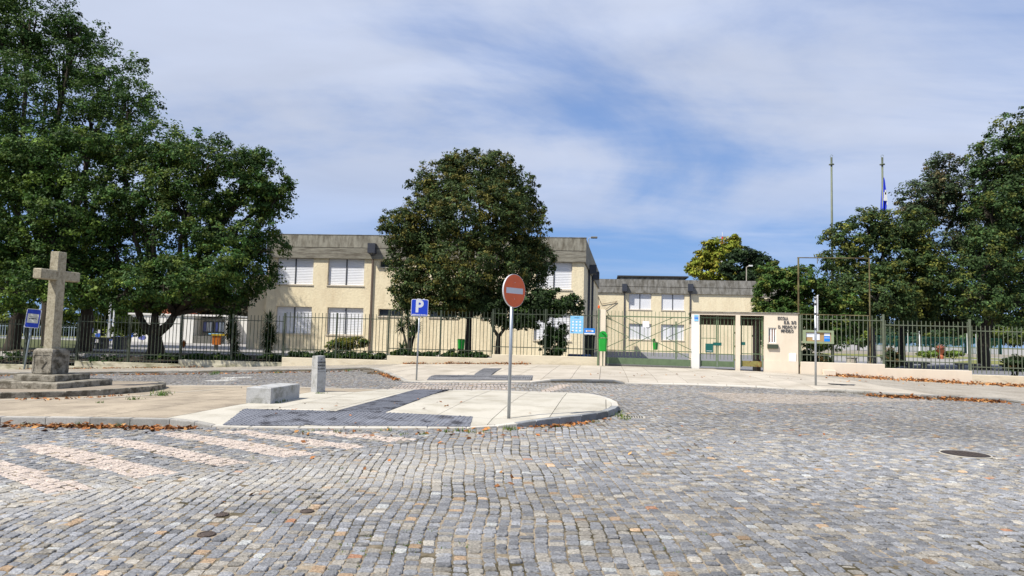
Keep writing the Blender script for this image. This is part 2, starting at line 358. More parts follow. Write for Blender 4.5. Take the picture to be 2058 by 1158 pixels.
# ================================================================== GROUND
GP = lambda L_: [G(x, y)[:2] for x, y in L_]
isl_px = [(-330, 852), (-120, 853), (0, 853.5), (180, 855), (340, 856), (390, 858), (425, 859), (500, 861), (600, 862), (780, 863), (940, 862), (1000, 859.5), (1040, 858), (1078, 857),
          (1125, 853), (1169, 848), (1200, 843), (1222, 838.5), (1236, 833), (1243, 827), (1240, 819), (1226, 811), (1205, 804.5), (1181, 798.5), (1150, 794), (1110, 790.5), (1065, 788), (987, 785.5), (908, 785), (780, 784),
          (690, 782.5), (599, 781), (492, 779.5), (350, 779), (223, 778.5), (0, 777), (-200, 775)]
isl_h = [.12]*3+[.12, .11, .08, .03, .02, .02, .02, .02, .03, .06, .10]+[.12]*9+[.10, .06, .03, .02, .02, .02, .02]+[.03, .05]+[.07]*5
ISL = GP(isl_px)
pav_px = [(-260, 760), (-120, 757), (0, 754), (240, 751), (480, 748.5), (640, 746), (735, 743.6), (750, 745), (768, 751), (787, 758), (812, 767), (857, 769), (965, 769.5), (1067, 769.5), (1107, 769), (1170, 769.5),
          (1233, 771), (1255, 771.5), (1404, 775), (1520, 779.5), (1635, 786), (1663, 788.5), (1700, 791), (1738, 794), (1850, 801), (2014, 808), (2060, 810), (2250, 817)]
pav_h = [.12]*7+[.12, .12, .09, .03, .02, .02, .03, .10, .12, .12, .03, .02, .02, .03, .09, .11, .12, .12, .12, .04, .04]
PAVF = GP(pav_px)
# fence line in plan
FA = P(-330, 735, 35.9); FB = P(1202, 717, 33.6); FC = P(1389, 737, 32.7); FD = P(1604, 740, 31.6); FE = P(2280, 755, 29.6)
FLINE = [FA, FB, FC, FD, FE]
FS = np.array([p[:2] for p in FLINE])
PAV = PAVF+[p[:2] for p in FLINE[::-1]]
def hfun(poly, hs, inner=.12, reach=1.6):
    pts = []; hh = []
    for i in range(len(hs)-1 if len(hs) < len(poly) else len(hs)):
        a, b = np.array(poly[i]), np.array(poly[(i+1) % len(poly)]); ha, hb = hs[i], hs[(i+1) % len(hs)]
        n = max(2, int(np.linalg.norm(b-a)/.25))
        for k in range(n): pts.append(a+(b-a)*k/n); hh.append(ha+(hb-ha)*k/n)
    pts = np.array(pts); hh = np.array(hh)
    def f(x, y):
        d = np.hypot(pts[:, 0]-x, pts[:, 1]-y); k = d.argmin(); t = min(1, d[k]/reach); t = t*t*(3-2*t); return float(gz(x, y))+hh[k]*(1-t)+inner*t
    return f
zI = hfun(ISL, isl_h); zP = hfun(PAVF, pav_h)
# far terrain below everything
MB().add([(-3000, -1500, -2.6), (3000, -1500, -2.6), (3000, 4000, -2.6), (-3000, 4000, -2.6)], [(0, 1, 2, 3)]).build('ground', M('ground_far'))['kind'] = 'structure'
# road bedding sheet (the joints of the setts)
xs = np.linspace(-70, 70, 281); ys = np.concatenate([np.linspace(-25, 36.5, 206)])
X, Y = np.meshgrid(xs, ys); Z = gz(X, Y)-.0075
idx = np.arange(X.size).reshape(X.shape); q = np.stack([idx[:-1, :-1], idx[:-1, 1:], idx[1:, 1:], idx[1:, :-1]], -1).reshape(-1, 4)
road = npmesh('cobbled_road', np.stack([X, Y, Z], -1), [q], M('joint'), smooth=True); road['kind'] = 'structure'
# ---- setts
zs_px = [[(-150, 910), (-60, 903), (185, 982.6), (88, 990.5)], [(29, 896.5), (97, 891.5), (355, 950), (282, 961.5)], [(180, 884.5), (238, 879.5), (507, 929.5), (446, 937.5)],
         [(316, 871.5), (371, 868), (633, 911.5), (578, 919.5)], [(440, 866.5), (490, 865), (739, 897), (693, 903.5)], [(612, 868), (665, 866.5), (838, 882), (786, 888)]]
ZS = [GP(z) for z in zs_px]
zdir = np.mean([(s[3]-s[0])/np.linalg.norm(s[3]-s[0]) for s in ZS[1:5]], 0); ZYAW = math.atan2(zdir[0], zdir[1])
ZREG = GP([(-300, 900), (0, 878), (190, 866), (300, 863), (425, 861), (600, 863), (780, 864), (880, 864), (880, 873), (850, 885), (760, 898), (650, 918), (520, 937), (370, 958), (190, 990), (60, 1008), (-300, 1060)])
# far crossing: thin pale bands
FZ = [GP([(812-9*k, 770.5+3.4*k), (1040-4*k, 770.5+3.4*k), (1036-4*k, 772.0+3.5*k), (806-9*k, 772.0+3.5*k)]) for k in range(4)]
PINK = GP([(1082, 788), (1116, 786), (1150, 773.5), (1122, 772.5)]); WHT = [GP([(412, 765), (470, 762), (478, 764), (425, 767)]), GP([(440, 759.5), (505, 757), (508, 758.5), (455, 761.5)])]
PALE = GP([(1400, 788), (1560, 792), (1790, 801), (1900, 806), (1700, 808), (1600, 812), (1470, 806)])
def smooth_noise(x, y, s, seed):
    r = np.random.default_rng(seed); v = 0
    for k in range(5):
        a, b, c = r.uniform(0, 6.28, 3); f = s*r.uniform(.6, 1.6); v = v+np.sin(x*math.cos(a)*f+y*math.sin(a)*f+b+1.3*np.sin(.7*f*(x*math.sin(a)-y*math.cos(a))+c))
    return v/5
def setts(O, yaw, u0, u1, v0, v1, bend, mask, rng):
    U = []; V = []; Wd = []; Ln = []
    u = u0
    while u < u1:
        w = rng.normal(.091, .007); n = int((v1-v0)/.085); ln = np.clip(rng.normal(.094, .016, n), .06, .145); v = v0+rng.uniform(0, .1)+np.concatenate([[0], np.cumsum(ln)[:-1]])
        U.append(np.full(n, u+w/2)); V.append(v+ln/2); Wd.append(np.full(n, w)); Ln.append(ln); u += w
    U, V, Wd, Ln = map(np.concatenate, (U, V, Wd, Ln))
    cu, su = math.cos(yaw), math.sin(yaw)
    def world(a, b):
        a = a+.03*np.sin(b*1.1+a*.6)+.015*np.sin(b*3.1+2*a)
        b2 = b+.02*np.sin(a*2.3+b*.4)
        if bend:
            g = 10*(1-np.exp(-np.maximum(b, 0)/10)); a = a+(-.11+.045*a)*g*np.exp(-np.abs(a)/9)
        return O[0]+a*cu+b2*su, O[1]-a*su+b2*cu
    x, y = world(U, V); k = mask(x, y)
    return world, U[k], V[k], Wd[k], Ln[k], x[k], y[k]
def sett_geom(world, U, V, Wd, Ln, near, rng):
    n = len(U); g = .0035 if near else .006
    hw = Wd/2-g; hl = Ln/2-g; c = np.array([[-1, -1], [1, -1], [1, 1], [-1, 1]], float)
    j = rng.uniform(-.0065, .0065, (n, 4, 2)); cu = U[:, None]+hw[:, None]*c[:, 0]+j[..., 0]; cv = V[:, None]+hl[:, None]*c[:, 1]+j[..., 1]
    if near:
        t = rng.uniform(.07, .24, (n, 4, 1)); A = np.stack([cu, cv], -1); nx = np.roll(A, -1, 1); pv = np.roll(A, 1, 1)
        ring = np.stack([A+(pv-A)*t, A+(nx-A)*t], 2).reshape(n, 8, 2)
    else: ring = np.stack([cu, cv], -1)
    K = ring.shape[1]; cen = ring.mean(1, keepdims=True); zc = rng.normal(0, .0035, (n, 1)); tilt = rng.normal(0, .035, (n, 2))
    lev = []
    rows = ((1.0, -.04), (1.0, -.0065), (.88, .0005)) if near else ((1.02, -.03), (.90, 0.),)
    for s, dz in rows:
        p = cen+(ring-cen)*s; x, y = world(p[..., 0], p[..., 1]); off = p-cen
        tz = (off*tilt[:, None, :]).sum(-1) if dz > -.02 else 0
        lev.append(np.stack([x, y, gz(x, y)+zc+dz+tz], -1))
    Vt = np.stack(lev, 1); m = len(rows); Vt = Vt.reshape(n, m*K, 3)
    fq = np.array([[l*K+k, l*K+(k+1) % K, (l+1)*K+(k+1) % K, (l+1)*K+k] for l in range(m-1) for k in range(K)]); ft = np.arange((m-1)*K, m*K)[None]
    return Vt, fq, ft
def sett_color(x, y, rng, zebra):
    n = len(x); base = np.array([.200, .203, .210]); v = np.exp(rng.normal(0, .18, n)); c = base*v[:, None]
    px, py = proj(np.stack([x, y, gz(x, y)], -1))
    warm = rng.random(n); k = warm < .30; c[k] = np.array([.265, .245, .21])*v[k, None]
    k = warm < .024; c[k] = np.array([.33, .235, .15])*v[k, None]; k = warm > .985; c[k] = np.array([.36, .365, .35])*rng.uniform(.9, 1.15, (k.sum(), 1))
    k = warm < .002; c[k] = np.array([.33, .17, .10])
    # dust worn into the wheel path, darker patches elsewhere
    band = np.exp(-((py-(992-.062*px+.00001*(px-900)**2))/34)**2)*(px < 1150)*np.clip((1150-px)/300, 0, 1)
    nz = smooth_noise(x, y, .55, 3)*.22+smooth_noise(x, y, 1.7, 5)*.12+smooth_noise(x*.35, y, 2.5, 8)*.08
    lift = .16*band+nz; c = c*(1+lift)[:, None]; c = c+(np.array([.46, .43, .37])-c)*(np.clip(band*.42, 0, .5))[:, None]
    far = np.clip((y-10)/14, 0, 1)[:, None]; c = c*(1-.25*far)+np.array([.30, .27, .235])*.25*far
    pale = np.array([.49, .415, .355])
    s = np.zeros(n, bool)
    for z in (ZS if zebra else [PINK]+FZ): s |= inpoly(x, y, z)
    c[s] = pale*rng.uniform(.86, 1.06, (s.sum(), 1))
    if not zebra:
        e = inpoly(x, y, PALE); c[e] = c[e]*.45+np.array([.44, .37, .30])*.55
        for z in WHT:
            e = inpoly(x, y, z); c[e] = np.array([.55, .54, .5])
    else: c[~s] *= .93
    return np.clip(c, .02, .75)
PAVm = [(-60., PAVF[0][1])]+[tuple(p) for p in PAVF]+[(60., PAVF[-1][1]), (60, 60), (-60, 60)]
inside_fr = lambda x, y: (np.abs(x) < .80*y+1.8) & (y > 2.4)
covers = [(G(445, 1034), .040), (G(415, 1073.5), .048), (G(617, 1027), .041), (G(1940, 913), .315)]
def nocover(x, y):
    k = np.ones(np.shape(x), bool)
    for c, r in covers: k &= np.hypot(x-c[0], y-c[1]) > r+.035
    return k
def m_main(x, y): return inside_fr(x, y) & ~inpoly(x, y, ISL) & ~inpoly(x, y, PAVm) & ~inpoly(x, y, ZREG) & (y < 33) & nocover(x, y)
def m_zeb(x, y): return inside_fr(x, y) & inpoly(x, y, ZREG) & ~inpoly(x, y, ISL)
nearsets = []; farV = []; farC = []
for (O, yaw, u0, u1, v0, v1, bend, mk, zeb) in (((-.2, 0), 0, -29, 29, 1.5, 34, True, m_main, False), ((-6, 6), ZYAW, -9, 9, -9, 9, False, m_zeb, True)):
    wf, U, V, Wd, Ln, x, y = setts(O, yaw, u0, u1, v0, v1, bend, mk, RNG)
    colr = sett_color(x, y, RNG, zeb); nr = y < 11.5
    for flag in (True, False):
        k = nr == flag
        if not k.any(): continue
        Vt, fq, ft = sett_geom(wf, U[k], V[k], Wd[k], Ln[k], flag, RNG)
        (nearsets if flag else farV).append((Vt, fq, ft, colr[k], x[k], y[k]))
# the 300 that show largest are objects of their own
Vn = np.concatenate([s[0] for s in nearsets]); Cn = np.concatenate([s[3] for s in nearsets]); xn = np.concatenate([s[4] for s in nearsets]); yn = np.concatenate([s[5] for s in nearsets])
fq, ft = nearsets[0][1], nearsets[0][2]
px, py = proj(np.stack([xn, yn, gz(xn, yn)], -1)); vis = (px > 8) & (px < 2050) & (py < 1150)
order = np.argsort(np.where(vis, yn, 99))[:300]; rest = np.ones(len(yn), bool); rest[order] = False
for i in order:
    c0 = Vn[i].mean(0); npmesh('cobblestone', Vn[i]-c0, [fq, ft], M('cobble'), road, col=Cn[i], loc=c0)
def joined(name, V_, C_, fq, ft, parent):
    n, K = V_.shape[:2]; o = (np.arange(n)*K)[:, None, None]
    ob = npmesh(name, V_.reshape(-1, 3), [(fq[None]+o).reshape(-1, fq.shape[1]), (ft[None]+o).reshape(-1, ft.shape[1])], M('cobble'), parent, col=np.repeat(C_, K, 0)); ob['kind'] = 'stuff'; return ob
joined('cobblestones', Vn[rest], Cn[rest], fq, ft, road)
Vf = np.concatenate([s[0] for s in farV]); Cf = np.concatenate([s[3] for s in farV]); joined('cobblestones', Vf, Cf, farV[0][1], farV[0][2], road)
print('setts near', len(Vn), 'far', len(Vf))
# ---- covers
for i, (c, r) in enumerate(covers):
    big = r > .2
    lab = ['small round iron valve cover, rusty brown, higher of the pair at the lower left', 'small dark valve cover lowest down among the setts, below the rusty one',
           'small dark valve cover set further right than the rusty pair', 'large round iron manhole cover in a pale concrete ring at the right'][i]
    t = thing('manhole_cover' if big else 'valve_cover', lab, 'manhole' if big else 'valve cover', (c[0], c[1], gz(c[0], c[1])), group=None if big else 'small valve covers in the road')
    MB().lathe([(r+.02, -.02), (r+.02, .002), (r+.014, .006), (r, .006), (r, -.02)], 28).build('ring', M('concrete_ring' if big else 'iron'), t)
    if big:
        MB().lathe([(r-.012, -.02), (r-.012, .007)], 32).build('lid', M('iron_dark'), t)
        sm = MB().box(-.02, .02, -.02, .02, .006, .011).mesh('stud', M('iron'))
        for a in range(-5, 6):
            for b in range(-5, 6):
                if math.hypot(a, b)*.066 < r-.07: inst('stud', sm, t, (a*.066, b*.066, 0))
    else:
        MB().lathe([(r-.004, -.02), (r-.004, .004), (r*.6, .007)], 20).build('lid', M('iron'), t)
# ================================================================== ISLAND AND PAVEMENT
def kerbs(poly, hs, closed, width, length, parent, matname, zfun_inner, off=0):
    """kerb stones along a polyline; the inside is where inset() goes"""
    P_ = [np.array(p) for p in poly]; ins = inset(poly if closed else list(poly)+[p[:2] for p in FLINE[::-1]], width); n = len(hs)
    last = None
    for i in range(n if closed else n-1):
        a, b = P_[i], P_[(i+1) % len(P_)]; c, d = ins[(i+1) % len(ins)], ins[i]; ha, hb = hs[i], hs[(i+1) % len(hs)]
        if math.hypot(*((a+b)/2)) > 60: continue
        Lg = np.linalg.norm(b-a); k = max(1, round(Lg/length))
        for s in range(k):
            g = .006/Lg*1.0; s0 = s/k+g; s1 = (s+1)/k-g; q = [a+(b-a)*s0, a+(b-a)*s1, d+(c-d)*s1, d+(c-d)*s0]; q = [x_.copy() for x_ in q]
            cen = sum(q)/4; hh = [ha+(hb-ha)*s0, ha+(hb-ha)*s1]; zt = [float(gz(*q[0]))+hh[0], float(gz(*q[1]))+hh[1], zfun_inner(*q[2]), zfun_inner(*q[3])]
            e = random.uniform(-.002, .003)
            zb = min(zt)-.32; mb = MB(); qi = [p+(cen-p)/np.linalg.norm(cen-p)*.014 for p in q]
            z3 = [z+e for z in zt]
            vs = [(*p, zb) for p in q]+[(*p, z-.014) for p, z in zip(q, z3)]+[(*p, z) for p, z in zip(qi, z3)]
            fs = [(3, 2, 1, 0), (8, 9, 10, 11)]+[(l*4+j, l*4+(j+1) % 4, l*4+4+(j+1) % 4, l*4+4+j) for l in (0, 1) for j in range(4)]
            mb.add([(v[0]-cen[0], v[1]-cen[1], v[2]) for v in vs], fs).build('kerb_stone', M(matname((i+.5), cen) if callable(matname) else matname), parent, loc=(cen[0], cen[1], 0))
def lay(polys, zf, dz, m, parent, name, thick=.10, bev=.004):
    for p in polys:
        c = np.mean(p, 0); zt = [zf(*q_)+dz for q_ in p]; e = random.uniform(-.0015, .0015)
        MB().prism([(q_[0]-c[0], q_[1]-c[1]) for q_ in p], min(zt)-thick, [z+e for z in zt]).build(name, m, parent, loc=(c[0], c[1], 0))
def lay_joined(polys, zf, dz, m, parent, name, thick=.1):
    mb = MB()
    for p in polys:
        zt = [zf(*q_)+dz for q_ in p]; mb.prism(p, min(zt)-thick, zt)
    return mb.build(name, m, parent)
# -- traffic island
island = lay_joined(tiles(inset(ISL, .10), (0, 0), YAW, .8, .8, 0), zI, -.045, M('bedding'), None, 'traffic_island'); island['kind'] = 'structure'
kerbs(ISL, isl_h, True, .14, .62, island, lambda i, c: 'kerb_dark' if 12 < i < 19 else 'kerb_edge' if i > 6 else 'kerb', zI)
IN = inset(ISL, .146)
TO = G(450, 858.5)[:2]; uu = np.array([math.cos(YAW), -math.sin(YAW)]); vv = np.array([math.sin(YAW), math.cos(YAW)])
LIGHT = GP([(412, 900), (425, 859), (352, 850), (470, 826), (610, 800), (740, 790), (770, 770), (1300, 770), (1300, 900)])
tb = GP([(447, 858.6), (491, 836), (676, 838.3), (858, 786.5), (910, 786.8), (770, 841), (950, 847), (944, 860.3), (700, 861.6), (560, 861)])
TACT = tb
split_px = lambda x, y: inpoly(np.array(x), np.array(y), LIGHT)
def in_tact(x, y): return bool(inpoly(np.array(x), np.array(y), TACT))
def clipc(region, conv):      # clip region to a convex polygon, any winding
    A = sum(conv[i][0]*conv[(i+1) % len(conv)][1]-conv[(i+1) % len(conv)][0]*conv[i][1] for i in range(len(conv)))
    return clip(region, conv if A > 0 else conv[::-1])
tA = GP([(447, 858.6), (491, 836), (950, 847.3), (944, 860.4)]); tB = GP([(676, 840.2), (858, 786.5), (910, 786.8), (770, 843.2)])
INx = inset(ISL, .146)
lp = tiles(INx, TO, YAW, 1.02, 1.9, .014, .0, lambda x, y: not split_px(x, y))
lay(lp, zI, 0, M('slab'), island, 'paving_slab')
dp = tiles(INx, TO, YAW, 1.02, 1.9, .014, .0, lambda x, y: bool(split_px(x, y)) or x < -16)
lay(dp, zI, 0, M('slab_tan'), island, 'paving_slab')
def tact2(conv, zf, m, ribs, parent, lift=.011):
    for p in tiles([tuple(q_) for q_ in conv], TO, YAW, .40, .40, .012):
        if parea(p) < .006: continue
        c = np.mean(p, 0); L0 = [(q_[0]-c[0], q_[1]-c[1]) for q_ in p]; mb = MB().prism(L0, [zf(*q_)-.03 for q_ in p], [zf(*q_)+lift for q_ in p])
        w = .015
        for k in range(-3, 4):
            if ribs: r = [uu*(k*.057-w)-vv*.3, uu*(k*.057+w)-vv*.3, uu*(k*.057+w)+vv*.3, uu*(k*.057-w)+vv*.3]
            else: r = None
            if r is not None:
                r = clipc([tuple(a) for a in r], L0)
                if len(r) >= 3: mb.prism(r, zf(*c)-.01, [zf(q_[0]+c[0], q_[1]+c[1])+lift+.006 for q_ in r])
        if not ribs:
            for a in range(-2, 3):
                for b in range(-2, 3):
                    o = uu*a*.075+vv*b*.075
                    if inpoly(np.array(o[0]), np.array(o[1]), L0): mb.prism([tuple(o+uu*.018), tuple(o+vv*.018), tuple(o-uu*.018), tuple(o-vv*.018)], zf(*(c+o))-.01, zf(*(c+o))+lift+.006)
        mb.build('tactile_tile', m, parent, loc=(c[0], c[1], 0))
tact2(tA, zI, M('tactile'), False, island); tact2(tB, zI, M('tactile'), True, island)
# pale line strips on the tan part
def strip(pxs, w, zf, m, name, parent, lift=.004):
    pts = GP(pxs); mb = MB()
    for a, b in zip(pts[:-1], pts[1:]):
        n = max(1, int(np.linalg.norm(b-a)/.5))
        for k in range(n):
            p, q_ = a+(b-a)*k/n, a+(b-a)*(k+1)/n; d = (b-a)/np.linalg.norm(b-a); nn = np.array([-d[1], d[0]])*w/2
            mb.prism([p-nn, q_-nn, q_+nn, p+nn], min(zf(*p), zf(*q_))-.02, [zf(*c_)+lift for c_ in (p-nn, q_-nn, q_+nn, p+nn)])
    return mb.build(name, m, parent)
# -- far pavement
pavement = lay_joined(tiles(PAV, (0, 0), YAW, 1.2, 1.2, 0), zP, -.045, M('bedding'), None, 'pavement', .15); pavement['kind'] = 'structure'
kerbs(PAVF, pav_h, False, .16, 1.0, pavement, lambda i, c: 'kerb_edge' if 10 < i < 14 or 16.6 < i < 20.2 else 'kerb_dark' if 13 < i < 17 else 'kerb', zP)
PIN = inset(PAV, .166)
xl, xr = PAVF[6][0]-.2, G(1690, 770)[0]
O2 = G(1205, 765)[:2]
lay(tiles(PIN, O2, YAW, 1.0, 3.0, .016, 0, lambda x, y: x < xl-.5+(24-y)*-.25 or x > xr), zP, 0, M('slab_far'), pavement, 'paving_slab')
lay_joined(tiles(PIN, O2, YAW, 1.0, 1.0, 0, 0, lambda x, y: not (x < xl-.5+(24-y)*-.25 or x > xr)), zP, -.002, M('setts_grey'), pavement, 'setts_surface')['kind'] = 'stuff'
tact2(GP([(858, 766.5), (874, 758.6), (1071, 760.4), (1068, 767.4)]), zP, M('tactile_far'), False, pavement, .014)
tact2(GP([(952, 759.2), (972, 746.6), (1008, 746.6), (986, 759.4)]), zP, M('tactile_far'), True, pavement, .014)
pl = G(1690, 774, .1); MB().box(-.38, .38, -.2, .2, -.01, .006).build('utility_cover', M('grate'), loc=(pl[0], pl[1], zP(pl[0], pl[1])+.004), rot=(0, R(1.5), -YAW))
tag(bpy.data.objects['utility_cover'], 'flat dark rectangular plate in the pavement beside the edge-on sign pole', 'utility cover')
dg_ = G(1270, 838.5); t = thing('drain_grate', 'small slotted drain grate in the road beyond the rounded island tip', 'drain', (dg_[0], dg_[1], gz(dg_[0], dg_[1])), -YAW)
MB().box(-.26, .26, -.17, .17, -.02, .006).build('frame', M('concrete_ring'), t)
for k in range(9): MB().box(-.2+k*.05-.014, -.2+k*.05+.014, -.12, .12, 0, .010).build('slot', M('black'), t)
# ================================================================== YARD behind the fence
def fy(x): return np.interp(x, FS[:, 0], FS[:, 1])
xs = np.concatenate([np.linspace(-400, -45, 20), np.linspace(-44, 44, 177), np.linspace(45, 400, 20)]); off = np.array([.12, .5, 1.0, 1.5, 2.2, 4, 8, 20, 50, 120, 400, 1500.])
X = np.repeat(xs[None], len(off), 0); Y = fy(X)+off[:, None]
wallback = gz(X, fy(X))+.42; t_ = np.clip((off-.1)/1.6, 0, 1)[:, None]; Z = np.minimum(wallback, 0.0)*(1-t_); Z = np.where(off[:, None] < .2, np.minimum(wallback, 0), Z)
idx = np.arange(X.size).reshape(X.shape); q = np.stack([idx[:-1, :-1], idx[:-1, 1:], idx[1:, 1:], idx[1:, :-1]], -1).reshape(-1, 4)
npmesh('yard', np.stack([X, Y, Z], -1), [q], M('yard'), smooth=True)['kind'] = 'structure'
def sheet(name, pts, z, m, kind='structure'):
    o = MB().add([(x_, y_, z) for x_, y_ in pts], [tuple(range(len(pts)))]).build(name, m); o['kind'] = kind; return o
# planting beds along the railing, following its foot
def bed(x0, x1, d0, d1, name, m, zoff=.03):
    n = 40; a = []
    for i in range(n+1):
        x_ = x0+(x1-x0)*i/n
        for d in (d0, (d0+d1)/2, d1):
            wb = min(float(gz(x_, fy(x_)))+.42, 0); tt = min(1, max(0, (d-.1)/1.6)); a.append((x_, fy(x_)+d, wb*(1-tt)+zoff))
    f = [(i*3+j, i*3+3+j, i*3+4+j, i*3+1+j) for i in range(n) for j in (0, 1)]
    o = MB().add(a, f).build(name, m); o['kind'] = 'structure'; return o
bed(-34, PX(1090, 34), .14, 3.6, 'planting_bed', M('soil')); bed(FD[0]+.3, 26, .14, 4.2, 'planting_bed', M('soil'))
sheet('lawn', [(PX(1925, 60), 62), (60, 58), (80, 75), (PX(1925, 78)+2, 78)], .02, M('turf')); sheet('lawn', [(PX(1560, 80), 84), (PX(2058, 80)+6, 84), (PX(2058, 80)+6, 100), (PX(1560, 80), 100)], .024, M('turf'))
sheet('lawn', [(-110, 68), (PX(270, 70), 68), (PX(270, 70), 95), (-110, 95)], .02, M('turf'))
sheet('lawn', [(-75, 38), (PX(150, 38), 38), (PX(165, 60), 61), (-85, 61)], .016, M('painted_shade')); sheet('asphalt_path', [(PX(1600, 40), 37), (60, 33), (60, 57.9), (PX(1600, 60), 60)], .012, M('asphalt'))  # the dark first sheet paints the trees' shade over the pale yard
sheet('forecourt', [(PX(1195, 36), 33.8), (PX(1560, 34), 33.2), (PX(1620, 75), 74), (PX(1190, 75), 74)], .008, M('asphalt'))
# ================================================================== BOUNDARY: walls, railings, gate, entrance
def railing(name, label, A, B, posts_px, sects, m, mpost, pitch=.184):
    """sects: (px0, px1, rail_py, top_py, lowrail_py, bottom_py) measured at the middle of the section"""
    yaw = -math.atan2(B[1]-A[1], B[0]-A[0]); F = Frame(A, yaw); t = F.thing(name, label, 'fence'); bars = {}
    for (a, b, ry, ty, ly, by) in sects:
        c = (a+b)/2; u0, u1 = F.u_(a), F.u_(b); zr = F.uz(c, ry)[1]; zt = F.uz(c, ty)[1]; zl = F.uz(c, ly)[1]; zb = F.uz(c, by)[1]
        for z in (zr, zl): MB().box(u0, u1, -.022, .022, z-.02, z+.02).build('rail', M(m), t)
        h = round(zt-zb, 2)
        if h not in bars: bars[h] = MB().box(-.0125, .0125, -.0125, .0125, -h, 0).mesh('bar', M(m))
        n = int((u1-u0)/pitch)
        for k in range(n):
            u = u0+(u1-u0)*(k+.5)/n; inst('bar', bars[h], t, (u, 0, zt), (R(random.gauss(0, .5)), R(random.gauss(0, .45)), 0))
    for (x, ty, by) in posts_px:
        u = F.u_(x); zt = F.uz(x, ty)[1]; zb = F.uz(x, by)[1]; MB().box(u-.04, u+.04, -.04, .04, zb-.1, zt).build('post', M(mpost), t)
    return F, t
def low_wall(F, name, label, sects, m, th=.26):
    t = F.thing(name, label, 'wall')
    for (a, b, ty, mm_) in sects:
        u0, u1 = F.u_(a), F.u_(b); zt = F.uz((a+b)/2, ty)[1]; mb = MB()
        n = max(2, int((u1-u0)/.6)); 
        for k in range(n):   # slightly uneven crest
            pass
        mb.box(u0, u1, -.13, th-.13, zt-1.6, zt, .012); mb.build('wall_section', M(mm_ or m), t)
    return t
def stx(x0, x1, y0, y1): return lambda x: y0+(y1-y0)*(x-x0)/(x1-x0)
secL = [(-330, -50, 659, 648, 724, 741, 739), (-50, 157, 652, 642, 718, 735, 733), (157, 364, 648.5, 635.5, 712, 728.5, 728.5), (364, 570.7, 643.5, 632.5, 708, 726, 725.5), (570.7, 780.5, 639.5, 630, 704, 722, 721), (780.5, 989.8, 637.3, 625, 703, 718.5, 717.5), (989.8, 1202, 632.5, 622, 699.5, 714.5, 715)]
FLf, railL = railing('railing_fence', 'long dark green bar railing on the low wall in front of the two-storey school', FA, FB,
    [(x, ty, by) for x, ty, by in ((-50, 646, 740), (53, 641, 733), (157, 637, 730), (260, 635, 729), (364, 632, 727), (467, 631, 726), (570.7, 629, 722), (676, 629, 721), (780.5, 624, 718), (885, 624, 718), (989.8, 621, 715), (1095.6, 621, 715))],
    [(a, b, r, t, l, bt) for a, b, r, t, l, bt, w in secL], 'fence_green', 'fence_green')
low_wall(FLf, 'boundary_wall', 'low cream boundary wall under the long dark railing, stepped and stained', [(a, b, w, 'wall_old' if a < 570 else 'wall_low') for a, b, r, t, l, bt, w in secL], 'wall_low')
secR = [(1608, 1775.4, 643, 633.5, 715, 727, 729.5), (1775.4, 1949, 655, 645.5, 727.5, 741, 742.5), (1949, 2122, 667, 656.5, 740, 753, 755.5), (2122, 2270, 679, 668, 752, 766, 768)]
FRf, railR = railing('railing_fence', 'grey-green bar railing stepping down to the right of the lettered entrance wall', FD, FE, [(1608, 633, 730), (1775.4, 632, 731), (1949, 642, 745), (2122, 655, 758)],
    [(a, b, r, t, l, bt) for a, b, r, t, l, bt, w in secR], 'fence_light', 'fence_light', .186)
low_wall(FRf, 'boundary_wall', 'low pale wall stepping down to the right under the grey-green railing', [(a, b, w, 'wall_low' if a > 1940 else 'wall_cream') for a, b, r, t, l, bt, w in secR], 'wall_cream')
# rusty bar laid over the first right section, part of the tall frame
Ff = Frame(P(1604, 640, 32.1), R(8)); t = Ff.thing('pipe_frame', 'tall rusty yellow rectangular pipe frame rising behind the lettered wall', 'frame')
u1, ztop = Ff.uz(1747, 521); u0, zt0 = Ff.uz(1604.5, 518); _, zlow = Ff.uz(1675, 633.5)
MB().tube([(u0, 0, -.3), (u0, 0, zt0)], .042, 8).build('post', M('rail_brown'), t); MB().tube([(u1, 0, -.3), (u1, 0, zt0)], .032, 8).build('post', M('rail_brown'), t)
MB().tube([(u0-.05, 0, zt0), (u1+.05, 0, zt0)], .024, 8).build('top_bar', M('rail_brown'), t); MB().tube([(u0+.05, 0, zlow), (u1-.05, 0, zlow)], .028, 8).build('low_bar', M('rail_brown'), t)
MB().tube([(u0+(u1-u0)*.27, 0, zt0-.04), (u0+(u1-u0)*.27, 0, zt0-.28)], .018, 6).build('hook', M('rail_brown'), t)
# gate post with green post and lamp
Fg = Frame(FB, math.atan2(FB[1]-FC[1], FC[0]-FB[0]))
zg = lambda x: zP(*Fg.w(x, 0)[:2])
a0, a1 = Fg.u_(1204.6), Fg.u_(1217); zt = Fg.uz(1211, 622.7)[1]
t = Fg.thing('gate_pillar', 'square cream pillar at the left end of the wide vehicle gate', 'pillar'); MB().box(a0, a1, -.15, .15, -.3, zt, .01).build('shaft', M('wall_cream'), t)
a = Fg.u_(1203.2); t = Fg.thing('lamp_post', 'slim green post with a small orange beacon beside the cream gate pillar', 'post')
MB().box(a-.045, a+.035, -.2, -.12, -.1, Fg.uz(1203, 620)[1]).build('post', M('gate_green'), t); zz_ = Fg.uz(1203, 620)[1]
MB().lathe([(.05, zz_), (.055, zz_+.06), (.045, zz_+.12), (.015, zz_+.15)], 12, (a-.005, -.16)).build('beacon', M('orange_lamp'), t)
